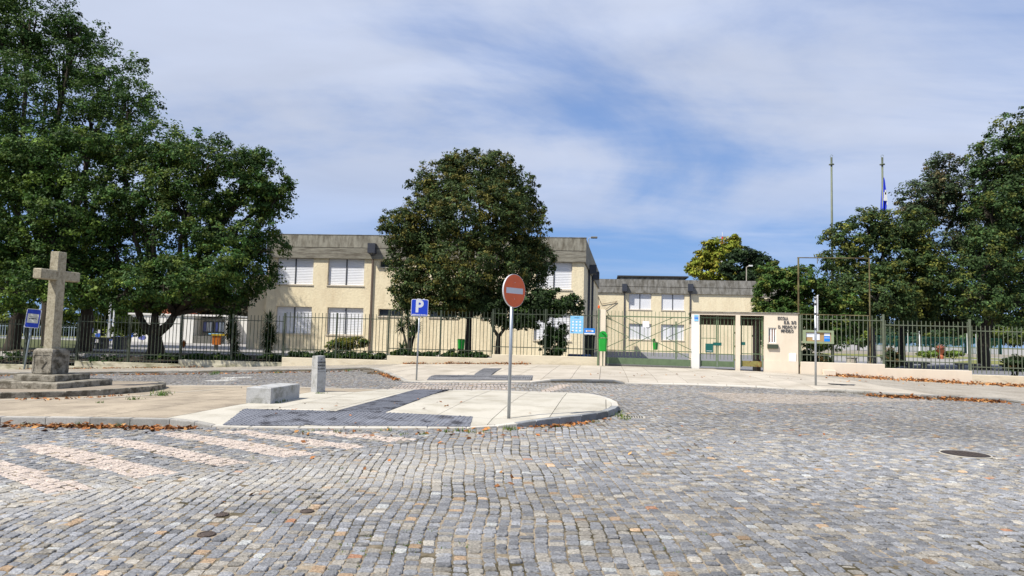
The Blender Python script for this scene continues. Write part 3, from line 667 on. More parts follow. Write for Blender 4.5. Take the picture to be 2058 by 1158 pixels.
# vehicle gate
t = Fg.thing('vehicle_gate', 'wide green barred vehicle gate with crossing diagonal braces', 'gate'); off = .10
X0, X1 = Fg.u_(1217.5), Fg.u_(1388.5)
U = lambda px, py: Fg.uz(px, py)
def zz6(x, y): return Fg.uz(1180+x/8.273, 610+y/8.273)
def gbar(x0, y0, x1, y1, w, nm='brace', m='gate_green', yo=0.):
    (a_, b_), (c_, d_) = zz6(x0, y0), zz6(x1, y1); mb = MB().bar((a_, yo, b_), (c_, yo, d_), w, .03); return mb.build(nm, M(m), t)
gbar(305, 208, 1735, 240, .055, 'rail'); gbar(305, 775, 1735, 806, .045, 'rail')
zt_, zb_ = zz6(1000, 133)[1], zz6(1000, 880)[1]; bm_ = MB().box(-.011, .011, -.011, .011, zb_, zt_).mesh('bar', M('gate_green')); n = 23
for k in range(n): inst('bar', bm_, t, (X0+(X1-X0)*(k+.5)/n, 0, 0))
for (x0, y0, x1, y1) in ((310, 218, 1000, 570), (1000, 570, 1735, 925), (610, 745, 1000, 570), (1000, 570, 1735, 240), (305, 365, 695, 560), (695, 560, 320, 728), (630, 225, 1010, 410), (1010, 410, 1420, 240), (1735, 395, 1315, 575), (1315, 575, 1735, 775)):
    gbar(x0, y0, x1, y1, .032, yo=.028)
gbar(1478, 300, 1478, 925, .075, 'stile', yo=.03); gbar(1012, 410, 1004, 775, .02, 'stile'); gbar(320, 210, 320, 900, .04, 'stile')
zb0, zb1 = zz6(900, 1022)[1], zz6(900, 912)[1]; MB().box(X0, X1, -.03, .03, zb0+.01, zb1).build('bottom_plate', M('gate_green'), t)
MB().box(X0-.02, X1+.02, -.06, .09, zb0-.16, zb0-.005).build('track', M('stone_dark'), t)
p0, p1 = zz6(978, 345); MB().box(p0-.16, p0+.16, -.05, -.035, p1-.16, p1+.14, .004).build('plaque', M('paper'), t)
# entrance structure
Fe = Frame(P(1389, 690, 32.7), math.atan2(32.7-31.6, FD[0]-FC[0])); t = Fe.thing('entrance_wall', 'cream entrance wall with canopy, two barred openings and school lettering', 'entrance')
e = lambda px, py=690: Fe.uz(px, py)
ztop = Fe.uz(1500, 627.5)[1]; zlin = Fe.uz(1480, 633.9)[1]; uP0, uP1, uM0, uM1, uW0, uW1 = (Fe.u_(x) for x in (1389.3, 1405.6, 1478.7, 1487.6, 1535.8, 1604.2)); D = .28; zgd = -.4
MB().box(uP0, uP1, 0, D, zgd, zlin).build('pillar', M('wall_white'), t); MB().box(uM0, uM1, 0, D, zgd, zlin).build('pillar', M('wall_cream'), t)
wu0, wz1 = e(1544.3, 658.5); wu1, wz0 = e(1560.3, 690)
m = MB(); m.box(uW0, wu0, 0, D, zgd, zlin); m.box(wu1, uW1, 0, D, zgd, zlin); m.box(wu0, wu1, 0, D, zgd, wz0); m.box(wu0, wu1, 0, D, wz1, zlin); m.build('wall', M('wall_cream'), t)
MB().box(uP0, uW1, 0, D, zlin, ztop-.05).build('lintel', M('wall_cream'), t)
MB().box(uP0-.05, uW1+.05, -.05, 3.3, ztop-.05, ztop, .008).build('roof_slab', M('fascia_far'), t)
MB().box(uW0-.01, uW1, -.03, 0, zgd, Fe.uz(1560, 725.5)[1]).build('plinth', M('wall_cream'), t)
MB().box(uP0, uW1-1.4, 3.0, 3.2, zlin-.42, ztop-.06).build('rear_beam', M('pipe_rust'), t); MB().box(uP0, uP0+.2, 3.0, 3.2, -.1, ztop-.06).build('rear_pillar', M('wall_cream'), t)
MB().box(uW0-.16, uW0+.02, 1.3, 3.0, -.1, ztop-.06).build('side_wall', M('pipe_rust'), t)
w = MB(); fr = .045
w.box(wu0, wu0+fr, .05, .1, wz0, wz1); w.box(wu1-fr, wu1, .05, .1, wz0, wz1); w.box(wu0, wu1, .051, .099, wz0, wz0+fr); w.box(wu0, wu1, .051, .099, wz1-fr, wz1)
for f in (.34, .66): c = wu0+(wu1-wu0)*f; w.box(c-.03, c+.03, .049, .101, wz0, wz1)
wo = w.build('window', M('sign_white'), t)
for i, mm_ in enumerate(('frame_dark', 'orange_panel', 'orange_panel')):
    c0 = wu0+(wu1-wu0)*i/3; c1 = wu0+(wu1-wu0)*(i+1)/3; zm = wz0+(wz1-wz0)*.48
    MB().box(c0, c1, .12, .135, zm, wz1).build('pane', M(mm_), wo); MB().box(c0, c1, .12, .135, wz0, zm).build('pane', M('orange_panel' if i < 2 else 'teal'), wo)
a, b = e(1542, 691.8); c, d = e(1563.7, 701); MB().box(a, c, -.10, 0, d, b, .01).build('letter_box', M('fence_green'), t)
a, b = e(1585.5, 710.2); c, d = e(1599.6, 727.8); mo = MB().box(a, c, -.03, 0, d, b, .006).build('meter_box', M('sign_white'), t)
for k in range(4): MB().box(a+.08, c-.08, -.034, -.03, d+.08+k*.085, d+.105+k*.085).build('print', M('sign_bar'), mo)
for k, (y0, y1, mm_) in enumerate(((633, 636.5, 'blue_poster'), (637.8, 641, 'blue_banner'), (642, 645.5, 'blue_poster'))):
    a, b = e(1395.3, y0); c, d = e(1403.4, y1); MB().box(a, c, -.015, -.002, d, b).build('plate', M(mm_), t)
for body, x0, x1, y, hh in (('ESCOLA', 1562.6, 1583.5, 640, 6.2), ('E.B. 2/3', 1575.5, 1600, 648.3, 6.2), ('D. PEDRO IV', 1563.5, 1600, 657.3, 6.2), ('MINDELO', 1569.3, 1594.5, 665.3, 6.2)):
    a, z_ = e(x0, y); c, _ = e(x1, y); mb = text_mb(body, .20, .010, .003); xs_ = [v[0] for v in mb.v]; k = (c-a)/(max(xs_)-min(xs_))
    mb.v = [(v[0]*k, v[1]-.018, v[2]) for v in mb.v]; mb.build('lettering', M('frame_dark'), t, loc=((a+c)/2, 0, z_))
# pedestrian gates
def ped(px0, px1, leaves, label, mplate):
    u0, u1 = Fe.u_(px0)+.03, Fe.u_(px1)-.03; zb = Fe.uz((px0+px1)/2, 738.6)[1]; zt = zlin-.06; t = Fe.thing('pedestrian_gate', label, 'gate', 'barred pedestrian gates')
    wl = (u1-u0)/leaves; y = .16
    for k in range(leaves):
        a, b = u0+k*wl+.012, u0+(k+1)*wl-.012; f = MB()
        f.box(a, a+.055, y-.02, y+.02, zb, zt); f.box(b-.055, b, y-.02, y+.02, zb, zt); f.box(a, b, y-.021, y+.021, zt-.10, zt-.05); f.box(a, b, y-.019, y+.019, zb+.62, zb+.66)
        f.build('leaf_frame', M('gate_green'), t); MB().box(a+.05, b-.05, y-.012, y+.012, zb+.03, zb+.30).build('kick_plate', M(mplate), t)
        n = 4 if leaves == 2 else 5; bm2 = MB().box(-.011, .011, y-.011, y+.011, zb+.38, zt).mesh('bar', M('gate_green'))
        for q in range(n): inst('bar', bm2, t, (a+.055+(b-a-.11)*(q+.5)/n, 0, 0))
    c = u0+wl if leaves == 2 else u0+.14; MB().box(c-.2 if leaves == 2 else u0+.02, c+.2 if leaves == 2 else u0+.22, y-.05, y-.02, zb+1.05, zb+1.2).build('lock_box', M('teal'), t)
    for zz_ in (.35, 1.0, 1.65): MB().box(u1-.01, u1+.03, y-.03, y+.03, zb+zz_, zb+zz_+.08).build('hinge', M('rail_brown'), t)
    if leaves == 2:
        a, b = e(1418, 690.5, ); c, d = e(1433.5, 709); MB().box(a, c, y-.12, y-.03, d, b, .01).build('mail_slot_box', M('teal'), t); MB().box(a+.05, c-.05, y-.125, y-.12, d+.07, d+.09).build('slot', M('sign_bar'), t)
        MB().box(u0+.05, u0+wl-.03, y-.015, y+.015, zb+1.38, zb+1.41).build('cross_rail', M('gate_green'), t)
ped(1405.6, 1478.7, 2, 'double-leaf barred green gate with a dark letter box, left of the two openings', 'gate_green')
ped(1487.6, 1535.8, 1, 'single-leaf barred gate with a rusty yellow kick plate beside the lettered wall', 'gate_rust')
# green litter bins
def litter_bin(name, label, loc, rz, s=1., openlid=True, post=True, h=.68, zpost=.62):
    t = thing(name, label, 'litter bin', loc, rz, 'green litter bins'); b = MB()
    prof = [(-.21, -.15), (-.13, -.20), (.13, -.20), (.21, -.15), (.21, .12), (.14, .17), (-.14, .17), (-.21, .12)]
    sc_ = [(.80, 0), (.86, .05), (1.0, .62), (1.03, .64)]; vs = [(x*k*s, y*k*s, (zpost+z)*s if post else z*s) for k, z in sc_ for x, y in prof]; fs = [(j*8+i, j*8+(i+1) % 8, j*8+8+(i+1) % 8, j*8+8+i) for j in range(3) for i in range(8)]+[tuple(range(7, -1, -1)), tuple(range(24, 32))]
    b.add(vs, fs).build('body', M('bin_green'), t)
    zo = (zpost if post else 0)+.645
    MB().box(-.19*s, .19*s, -.17*s, .14*s, zo*s, (zo+.03)*s).build('mouth', M('bin_dark'), t)
    if openlid:
        l = MB(); pr = [(.20*math.cos(a_), .10+.20*math.sin(a_)) for a_ in np.linspace(0, math.pi, 9)]; pr = [(-.21, 0), (.21, 0)]+[(x, z+.02) for x, z in pr]
        l.add([(x*s, .13*s, (zo+.04+z)*s) for x, z in pr]+[(x*s, .17*s, (zo+.04+z)*s) for x, z in pr], [tuple(range(len(pr)-1, -1, -1)), tuple(range(len(pr), 2*len(pr)))]+[(i, (i+1) % len(pr), len(pr)+(i+1) % len(pr), len(pr)+i) for i in range(len(pr))]).build('lid', M('bin_green'), t)
        MB().tube([(-.06*s, .12*s, (zo+.26)*s), (.1*s, .11*s, (zo+.16)*s), (.1*s, .11*s, (zo+.08)*s)], .018*s, 6).build('lid_latch', M('bin_dark'), t)
    if post: MB().tube([(0, .19*s, -.05), (0, .19*s, zpost*s+.3)], .03*s, 8).build('post', M('fence_light'), t)
    return t
bp = P(1211, 733, 32.95); litter_bin('litter_bin', 'large bright green litter bin with raised lid on the cream gate pillar', (bp[0], bp[1], zP(bp[0], bp[1])), -R(10), 1.0, zpost=.72)
bp = P(1317, 700, 60); litter_bin('litter_bin', 'small green litter bin seen through the vehicle gate, against the rear building', (bp[0], 60, 0), R(40), 1.0, zpost=.55)
bp = P(926, 700, 42); litter_bin('litter_bin', 'green litter bin behind the railing beside the round tree trunk', (bp[0], 42, 0), R(20), 1.0, False, zpost=.55)
# notice board
t = FRf.thing('notice_board', 'framed green notice board with papers and a blue poster on the right railing', 'notice board'); o = -.1
a, b = FRf.uz(1614, 663.2, o); c, d = FRf.uz(1675.3, 691.5, o); MB().box(a+.07, c-.07, -.10, -.04, d+.07, b-.07).build('backing', M('cork'), t)
f = MB(); f.box(a, a+.11, -.16, -.03, d, b); f.box(c-.11, c, -.16, -.03, d, b); f.box(a+.11, c-.11, -.158, -.03, b-.10, b); f.box(a+.11, c-.11, -.158, -.03, d, d+.10); f.build('frame', M('board_green'), t)
bz = (b-d)
MB().box(a+.14, a+.62, -.108, -.102, b-.33, b-.13).build('paper', M('paper'), t); MB().box(a+.42, a+.74, -.112, -.109, d+.16, b-.16).build('paper', M('paper'), t)
p_ = MB().box(c-.42, c-.16, -.110, -.102, d+.11, b-.12).build('poster', M('blue_banner'), t); MB().box(c-.42, c-.16, -.114, -.111, b-.26, b-.13).build('heading', M('paper'), p_); MB().box(c-.41, c-.17, -.114, -.111, b-.36, b-.34).build('rule', M('paper'), p_)
# posters on the left railing
t = FLf.thing('poster', 'large pale blue poster tied to the railing near the gate pillar', 'poster'); o = -.04
a, b = FLf.uz(1146.5, 635, o); c, d = FLf.uz(1172, 670.6, o); MB().box(a, c, -.045, -.035, d, b).build('sheet', M('blue_poster'), t)
for r_ in range(4):
    for q in range(3): MB().box(a+.09+q*.18, a+.18+q*.18, -.049, -.046, b-.33-r_*.15, b-.25-r_*.15).build('picture', M('paper'), t)
MB().box(a+.2, c-.2, -.049, -.046, b-.1, b-.075).build('heading', M('blue_deep'), t); MB().box(a+.1, c-.1, -.049, -.046, b-.185, b-.17).build('heading', M('sign_bar'), t); MB().box(a+.05, a+.16, -.049, -.046, d+.06, d+.1).build('emblem', M('blue_deep'), t)
t = FLf.thing('banner', 'small blue and white banner hung on the railing right of the pale poster', 'banner')
a, b = FLf.uz(1174.3, 659.6, o); c, d = FLf.uz(1195.8, 672.4, o); MB().box(a, c, -.045, -.035, d, b).build('sheet', M('blue_banner'), t); MB().box(a+.08, c-.08, -.049, -.046, d+.12, b-.1).build('print', M('paper'), t); MB().box(a, c, -.048, -.046, d, d+.06).build('print', M('paper'), t); MB().box(a+.13, c-.18, -.052, -.05, d+.14, d+.19).build('print', M('orange_sign'), t)
# bins and tray behind the railing
bp = P(1185, 706, 38); t = thing('wheelie_bin', 'dark green wheeled bin behind the blue banner at the building corner', 'bin', (bp[0], 38, 0), -YAW); h = 1.6-(673-676.3)/FPX*38
b = MB(); b.add([(-.22, -.25, .08), (.22, -.25, .08), (.22, .25, .08), (-.22, .25, .08), (-.29, -.33, h-.1), (.29, -.33, h-.1), (.29, .33, h-.1), (-.29, .33, h-.1)], [(3, 2, 1, 0), (4, 5, 6, 7), (0, 1, 5, 4), (1, 2, 6, 5), (2, 3, 7, 6), (3, 0, 4, 7)]).build('body', M('bin_black'), t)
MB().box(-.31, .31, -.37, .36, h-.1, h-.03, .02).build('lid', M('bin_black'), t); [MB().tube([(s_*.2, .3, .1), (s_*.26, .3, .1)], .1, 12).build('wheel', M('black'), t) for s_ in (-1, 1)]
bp = P(1164, 712, 36); t = thing('pallet_box', 'low dark blue crate on the ground behind the railing', 'crate', (bp[0], 36, 0), -YAW); wd = 44/FPX*36
MB().box(-wd/2, wd/2, -.4, .4, .1, .62, .02).build('body', M('blue_deep'), t); [MB().box(-wd/2-.01+k*(wd/3.05), -wd/2+.07+k*(wd/3.05), -.42, -.4, .1, .6).build('rib', M('blue_deep'), t) for k in range(4)]
[MB().box(-wd/2+.05+k*(wd/2.4), -wd/2+.15+k*(wd/2.4), -.35, .35, 0, .1).build('foot', M('black'), t) for k in range(3)]
# loose cream block at the foot of the wall
bp = P(1668, 754.6, 1.); bp = np.array([PX(1668, 31, 750), fy(PX(1668, 31, 750))-.34, 0]); MB().box(-.25, .25, -.14, .14, 0, .27, .015).build('stone_block', M('wall_cream'), loc=(bp[0], bp[1], zP(bp[0], bp[1])), rot=(0, 0, -YAW)); tag(bpy.data.objects['stone_block'], 'loose cream block lying at the foot of the right boundary wall', 'block')
# ================================================================== SCHOOL BUILDINGS
def shutter_mesh(w, h, n=14):
    m = MB(); p = h/n
    for k in range(n):
        z = k*p; m.add([(0, 0, z), (w, 0, z), (w, -.012, z+p*.3), (0, -.012, z+p*.3), (0, -.002, z+p*.97), (w, -.002, z+p*.97)], [(0, 1, 2, 3), (3, 2, 5, 4)])
    m.add([(0, .01, 0), (w, .01, 0), (w, .01, h), (0, .01, h)], [(0, 1, 2, 3)]); return m
def add_window(t, u0, u1, z0, z1, mull=.5, sill=True, dep=.16, frame='frame_beige', glass=False, gaps=None):
    f = MB(); w_ = .04
    f.box(u0, u0+w_, dep-.03, dep+.03, z0, z1); f.box(u1-w_, u1, dep-.03, dep+.03, z0, z1); f.box(u0+w_, u1-w_, dep-.029, dep+.029, z1-w_, z1); f.box(u0+w_, u1-w_, dep-.029, dep+.029, z0, z0+w_)
    o = f.build('window', M(frame), t); mu = u0+(u1-u0)*mull
    if glass:
        n = max(2, int((u1-u0)/.9)); MB().box(u0+w_, u1-w_, dep, dep+.01, z0+w_, z1-w_).build('pane', M('glass_dark'), o)
        for k in range(1, n): c = u0+(u1-u0)*k/n; MB().box(c-.025, c+.025, dep-.03, dep-.002, z0+w_, z1-w_).build('mullion', M('frame_beige'), o)
    else:
        MB().box(mu-.045, mu+.045, dep-.028, dep+.02, z0+w_, z1-w_).build('mullion', M('frame_dark'), o)
        for a, b in ((u0+w_, mu-.045), (mu+.045, u1-w_)): shutter_mesh(b-a, z1-z0-2*w_, 16).build('shutter', M('shutter'), o, loc=(a, dep+.015, z0+w_))
        MB().box(u0+w_, u1-w_, dep+.04, dep+.05, z0+w_, z1-w_).build('pane', M('glass_dark'), o)
    if sill: MB().box(u0-.05, u1+.05, -.06, dep-.03, z0-.06, z0-.003).build('sill', M('frame_beige'), o)
def wall_holes(u0, u1, z0, z1, holes, th=.3):
    us = sorted({u0, u1, *[h for H in holes for h in H[:2]]}); zs = sorted({z0, z1, *[h for H in holes for h in H[2:4]]}); m = MB()
    for j in range(len(zs)-1):
        run = None
        for i in range(len(us)-1):
            c = ((us[i]+us[i+1])/2, (zs[j]+zs[j+1])/2); hole = any(H[0] < c[0] < H[1] and H[2] < c[1] < H[3] for H in holes)
            if not hole and run is None: run = us[i]
            if run is not None and (hole or i == len(us)-2):
                e_ = us[i] if hole else us[i+1]; m.box(run, e_, 0, th, zs[j], zs[j+1]); run = None
    return m
def downpipe(t, u, z0, z1, zh0, zh1, hw=.27, m='pipe_dark'):
    o = MB().box(u-.055, u+.055, -.14, -.03, z0, zh0+.05).build('downpipe', M(m), t)
    MB().add([(u-.08, -.16, zh0-.18), (u+.08, -.16, zh0-.18), (u+.08, -.02, zh0-.18), (u-.08, -.02, zh0-.18), (u-hw, -.62, zh0), (u+hw, -.62, zh0), (u+hw, -.02, zh0), (u-hw, -.02, zh0), (u-hw, -.62, zh1), (u+hw, -.62, zh1), (u+hw, -.02, zh1), (u-hw, -.02, zh1)],
        [(3, 2, 1, 0), (8, 9, 10, 11)]+[(k+a, k+(a+1) % 4, k+4+(a+1) % 4, k+4+a) for k in (0, 4) for a in range(4)]).build('hopper', M('pipe_dark'), o)
# main building
FM = Frame(P(556, 600, 49.0), R(5.5)); t = FM.thing('school_building', 'two-storey cream school building with board-marked concrete parapet behind the railing', 'building')
uz = FM.uz; uR = FM.u_(1173.5, 560); zpar = uz(585, 472)[1]; zfb = uz(650, 519.3)[1]; zgr = uz(650, 497.8)[1]
def rect(a, b, y0, y1, z_ref=None): u0, z1 = uz(a, y0); u1, _ = uz(b, y0); _, z0 = uz((a+b)/2, y1); _, z1 = uz((a+b)/2, y0); return (u0, u1, z0, z1)
zu0, zu1 = rect(658.8, 732, 520, 574.2)[2:]; zl0, zl1 = rect(657, 729.5, 618.4, 673.5)[2:]; zu1 = zfb-.0
wins = []
for a, b in ((556, 629.7), (658.8, 732), (1077, 1150)): u0, u1 = FM.u_(a, 545), FM.u_(b, 545); wins.append((u0, u1, zu0, zu1))
for a, b in ((553.8, 625.6), (657, 729.5), (1073, 1148)): u0, u1 = FM.u_(a, 645), FM.u_(b, 645); wins.append((u0, u1, zl0, zl1))
smalls = []
zs1, zs0 = uz(790, 522.5)[1], uz(790, 537.7)[1]; zt1, zt0 = uz(800, 621.5)[1], uz(800, 636.5)[1]
for a, b in ((763, 812), (866, 921), (970, 1020)):
    smalls.append((FM.u_(a, 530), FM.u_(b, 530), zs0, zfb-.12)); smalls.append((FM.u_(a-3, 630), FM.u_(b-2, 630), zt0, zt1))
uL = FM.u_(533, 640)-9.0
u_edge = FM.u_(533, 640)
wall_holes(u_edge, uR, -.6, zfb, wins+smalls).build('wall', M('stucco'), t)
for h in wins: add_window(t, *h, mull=.5)
for h in smalls: add_window(t, *h, sill=True, glass=True, dep=.2)
MB().box(u_edge-.1, uR+.12, -.16, .3, zfb, zgr-.03).build('parapet_lower', M('fascia_low'), t); MB().box(u_edge-.1, uR+.10, -.13, .3, zgr-.03, zgr+.012).build('groove', M('groove'), t)
MB().box(u_edge-.1, uR+.12, -.16, .3, zgr+.012, zpar).build('parapet_upper', M('fascia'), t); MB().box(u_edge-.12, uR+.14, -.18, .32, zpar, zpar+.04).build('coping', M('fascia_far'), t)
u = FM.u_(747, 600); downpipe(t, u, -.5, 0, uz(747, 510)[1], uz(747, 491)[1], m='pipe_rust')
# side wall, its own direction
cw = FM.w(uR, 0); sd = np.array([math.sin(R(9.6)), math.cos(R(9.6))]); A_ = cw[:2]; B_ = A_+sd*26; nn = np.array([sd[1], -sd[0]])
FSd = Frame(A_, math.atan2(-sd[1], sd[0])); fl = lambda p: ((np.array([p[0], p[1], 0])-FM.O) @ FM.u, (np.array([p[0], p[1], 0])-FM.O) @ FM.n)
a_, b_ = fl(A_), fl(B_); a_ = (a_[0], a_[1]+.301)
MB().prism([a_, b_, (b_[0]-.3, b_[1]), (a_[0]-.3, a_[1])], -.5, zfb).build('side_wall', M('stucco'), t)
MB().prism([(a_[0]+.12, a_[1]-.0), (b_[0]+.12, b_[1]), (b_[0]-.3, b_[1]), (a_[0]-.3, a_[1])], zfb, zpar-.005).build('side_parapet', M('fascia'), t)
for s_ in (.20, .42):
    c = (a_[0]+(b_[0]-a_[0])*s_, a_[1]+(b_[1]-a_[1])*s_); o = MB().box(c[0]+.02, c[0]+.2, c[1]-.07, c[1]+.07, -.3, zfb).build('downpipe', M('pipe_dark'), t); MB().box(c[0]+.13, c[0]+.66, c[1]-.27, c[1]+.27, zfb-.3, zfb+.4).build('hopper', M('pipe_dark'), o)
MB().prism([(u_edge, .3), (a_[0]-.3, a_[1]), (b_[0]-.3, b_[1]), (u_edge, b_[1])], zfb+.6, zfb+.7).build('roof', M('roofing'), t)
# left wing set back
uw = FM.u_(497.5, 640, .6); MB().box(uw, u_edge-.001, .6, 12, -.5, uz(515, 552, .6)[1]).build('wing', M('stucco_pale'), t)
# dome camera on a bracket
cx_, cz_ = uz(1157.5, 606, -.9); t2 = FM.thing('dome_camera', 'white dome security camera on a bracket at the right corner of the school', 'security camera')
MB().lathe([(.02, cz_-.2), (.15, cz_-.12), (.17, cz_), (.13, cz_+.12), (.06, cz_+.2)], 14, (cx_, -.9)).build('dome', M('lamp_white'), t2)
MB().tube([(cx_, -.9, cz_+.16), (cx_+.1, -.9, cz_+.22), (cx_+.42, -.5, cz_-.15), (cx_+.3, 0, cz_-.35)], .03, 6).build('bracket', M('frame_beige'), t2)
lx, lz = uz(1183, 482, 14); t2 = FM.thing('roof_lamp', 'street lamp head on a thin pole behind the roof corner', 'lamp'); MB().tube([(lx, 14, 0), (lx, 14, lz+.1), (lx+.3, 14, lz+.25)], .05, 6).build('pole', M('steel'), t2); MB().box(lx+.2, lx+.8, 13.85, 14.15, lz+.12, lz+.3, .05).build('head', M('stone_dark'), t2)
# rear building
F2 = Frame(P(1189, 640, 76.5), R(7.8)); uz = F2.uz; t = F2.thing('school_annex', 'lower cream school wing with grey parapet seen beyond the vehicle gate', 'building')
zpar = uz(1189, 560.5)[1]; zfb = uz(1300, 589.5)[1]; zgr = uz(1300, 577)[1]; uE = F2.u_(1524, 640); wins = []
zu0, zu1 = uz(1286, 622.8)[1], zfb-.05; zl0, zl1 = uz(1286, 683)[1], uz(1286, 650.8)[1]
for a, b, a2, b2 in ((1263.7, 1309.3, 1263.5, 1309), (1329.2, 1375.8, 1328.5, 1375)): wins += [(F2.u_(a, 606), F2.u_(b, 606), zu0, zu1), (F2.u_(a2, 666), F2.u_(b2, 666), zl0, zl1)]
wall_holes(-4, uE+5, -.3, zfb, wins).build('wall', M('stucco'), t)
for h in wins: add_window(t, *h, mull=.49)
MB().box(-4, uE+5.1, -.16, .3, zfb, zgr-.02).build('parapet_lower', M('fascia_far'), t); MB().box(-4, uE+5.08, -.12, .3, zgr-.02, zgr+.03).build('groove', M('groove'), t); MB().box(-4, uE+5.1, -.16, .3, zgr+.03, zpar).build('parapet_upper', M('fascia_far'), t)
MB().box(-4, uE+5, .3, 14, zfb+.3, zfb+.4).build('roof', M('roofing'), t); MB().box(uE+4.7, uE+5, .301, 14, -.3, zfb+.29).build('end_wall', M('stucco'), t)
for px_ in (1254.2, 1386.5): downpipe(t, F2.u_(px_, 640), -.2, 0, uz(px_, 586)[1], uz(px_, 571.3)[1], .28)
a, b = uz(1241, 553.5, 8); c, d = uz(1384, 561, 8); c0 = F2.u_(1247, 560, 8); c1 = F2.u_(1376, 560, 8); MB().box(a, c, 8, 14, b-.16, b).build('roof_house_slab', M('groove'), t); MB().box(c0, c1, 8.3, 13.5, zfb+.4, b-.16).build('roof_house', M('fascia_far'), t)
# wire star ornament
t = F2.thing('wire_star', 'thin outlined wire star on the cream wall left of the downpipe', 'ornament'); pts = [(1200.5, 592.5), (1208.5, 611.5), (1240, 606), (1217, 622), (1228, 640), (1212, 634), (1196, 648), (1200, 628), (1187.5, 621.5), (1201, 612.5)]
pp = [F2.uz(x, y, -.1) for x, y in pts]
for i in range(10): a, b = pp[i], pp[(i+1) % 10]; MB().tube([(a[0], -.1, a[1]), (b[0], -.1, b[1])], .03, 5).build('wire', M('pipe_rust'), t)
def at(px, Y, z=0): return (PX(px, Y), Y, z)
# small roof lamps and mast behind
t = thing('roof_lamp', 'thin lamp post with an angled head above the annex roof at the dark tree', 'lamp', at(1500, 84)); h = P(1500, 537, 84)[2]; MB().tube([(0, 0, 0), (0, 0, h), (.35, 0, h+.15)], .06, 6).build('pole', M('stone_pale'), t); MB().box(.3, .75, -.1, .1, h+.1, h+.28).build('head', M('lamp_white'), t)
t = thing('radio_mast', 'red and white radio mast topping the yellowish tree', 'mast', at(1451, 160)); h0, h1 = P(1451, 492, 160)[2], P(1451, 467, 160)[2]
MB().tube([(0, 0, 0), (0, 0, h0)], .35, 6).build('lower_mast', M('lamp_white'), t); MB().tube([(0, 0, h0-1), (0, 0, h0+1.9)], .22, 6).build('red_section', M('mast_red'), t); MB().tube([(0, 0, h0+1.9), (0, 0, h1)], .06, 5).build('antenna', M('lamp_white'), t)
MB().box(-.7, .7, -.1, .1, h0+.55, h0+.7).build('platform', M('mast_red'), t); MB().box(-.7, .7, -.08, .08, h0+2, h0+2.12).build('cross_arm', M('steel'), t)
# low white building at the left
F3 = Frame(P(259, 660, 63), R(3)); uz = F3.uz; t = F3.thing('low_building', 'low white building with flat roof behind the left trees', 'building'); zt = uz(300, 630.8)[1]
uA, uB, uC = F3.u_(387), F3.u_(456), F3.u_(500)
MB().box(0, uA, 0, 6, -.3, zt-.1).build('wall', M('wall_white'), t); MB().box(uB, uC, 1.5, 6, -.3, uz(470, 640.5, 1.5)[1]).build('wall', M('wall_white'), t)
MB().box(uA, uB, 1.2, 6, -.3, zt-.3).build('wall', M('stone_pale'), t); MB().box(-.1, uB+.1, -.12, 6.1, zt-.1, zt+.05).build('roof', M('wall_white'), t); MB().box(uB-.25, uB, 0, 1.2, -.3, zt-.1).build('wall', M('wall_white'), t)
zq0, zq1 = uz(420, 669)[1], uz(420, 637)[1]; MB().box(uA+.05, uB-.25, -.02, .9, -.2, uz(420, 676)[1]).build('counter', M('stone_dark'), t)
for a, b in ((395, 416), (419, 440)):
    a, b = F3.u_(a), F3.u_(b); o = MB().box(a, b, 1.05, 1.19, zq0, zq1-.4).build('window', M('frame_dark'), t); [MB().box(a+.08+k*(b-a-.1)/3, a+(k+1)*(b-a-.1)/3, 1.03, 1.045, zq0+.12, zq1-.5).build('pane', M('sign_bar' if k else 'play_violet'), o) for k in range(3)]
a, b = F3.u_(424), F3.u_(446); MB().box(a, b, -.5, .1, uz(430, 672)[1], uz(430, 670.3)[1]).build('shelf', M('blue_poster'), t)
F4 = Frame(P(300, 640, 82), R(3)); t = F4.thing('house', 'house with an orange tiled roof glimpsed above the low white building', 'house'); z1 = F4.uz(325, 631)[1]; z2 = F4.uz(325, 621)[1]; a, b = F4.u_(306), F4.u_(344)
MB().box(a, b, 0, 6, -.3, z1).build('wall', M('wall_white'), t); MB().add([(a-.3, -.4, z1), (b+.3, -.4, z1), (b+.3, 6.4, z1), (a-.3, 6.4, z1), (a+.4, 3, z2+.2), (b-.4, 3, z2+.2)], [(0, 1, 5, 4), (1, 2, 5), (2, 3, 4, 5), (3, 0, 4), (3, 2, 1, 0)]).build('roof', M('roof_tile'), t)
# ================================================================== WAYSIDE CROSS, BENCH BLOCK, MARKER STONE
# round platform under the cross
plat_px = [(-420, 800), (-200, 811), (-60, 813.5), (0, 813.5), (60, 812), (129.5, 809.5), (200, 806), (259, 801.5), (300, 797.5), (324, 793), (333, 788.5), (328, 784.5), (306, 781.5), (262, 779.6), (223, 779), (120, 779.5), (0, 780), (-200, 781)]
PLT = GP(plat_px); zPl0 = lambda x, y: float(zI(x, y))+.12
platform = thing('cross_platform', 'low rounded kerbed platform paved with small setts under the stone cross', 'platform', (PLT[5][0], PLT[5][1], 0)); PO = np.array([PLT[5][0], PLT[5][1]])
PLl = [p-PO for p in PLT]; zl = lambda x, y: zPl0(x+PO[0], y+PO[1])
MB().prism([tuple(p) for p in inset(PLl, .10)], -1.0, [zl(*p)-.006 for p in inset(PLl, .10)]).build('setts_surface', M('setts'), platform)
ins = inset(PLl, .17)
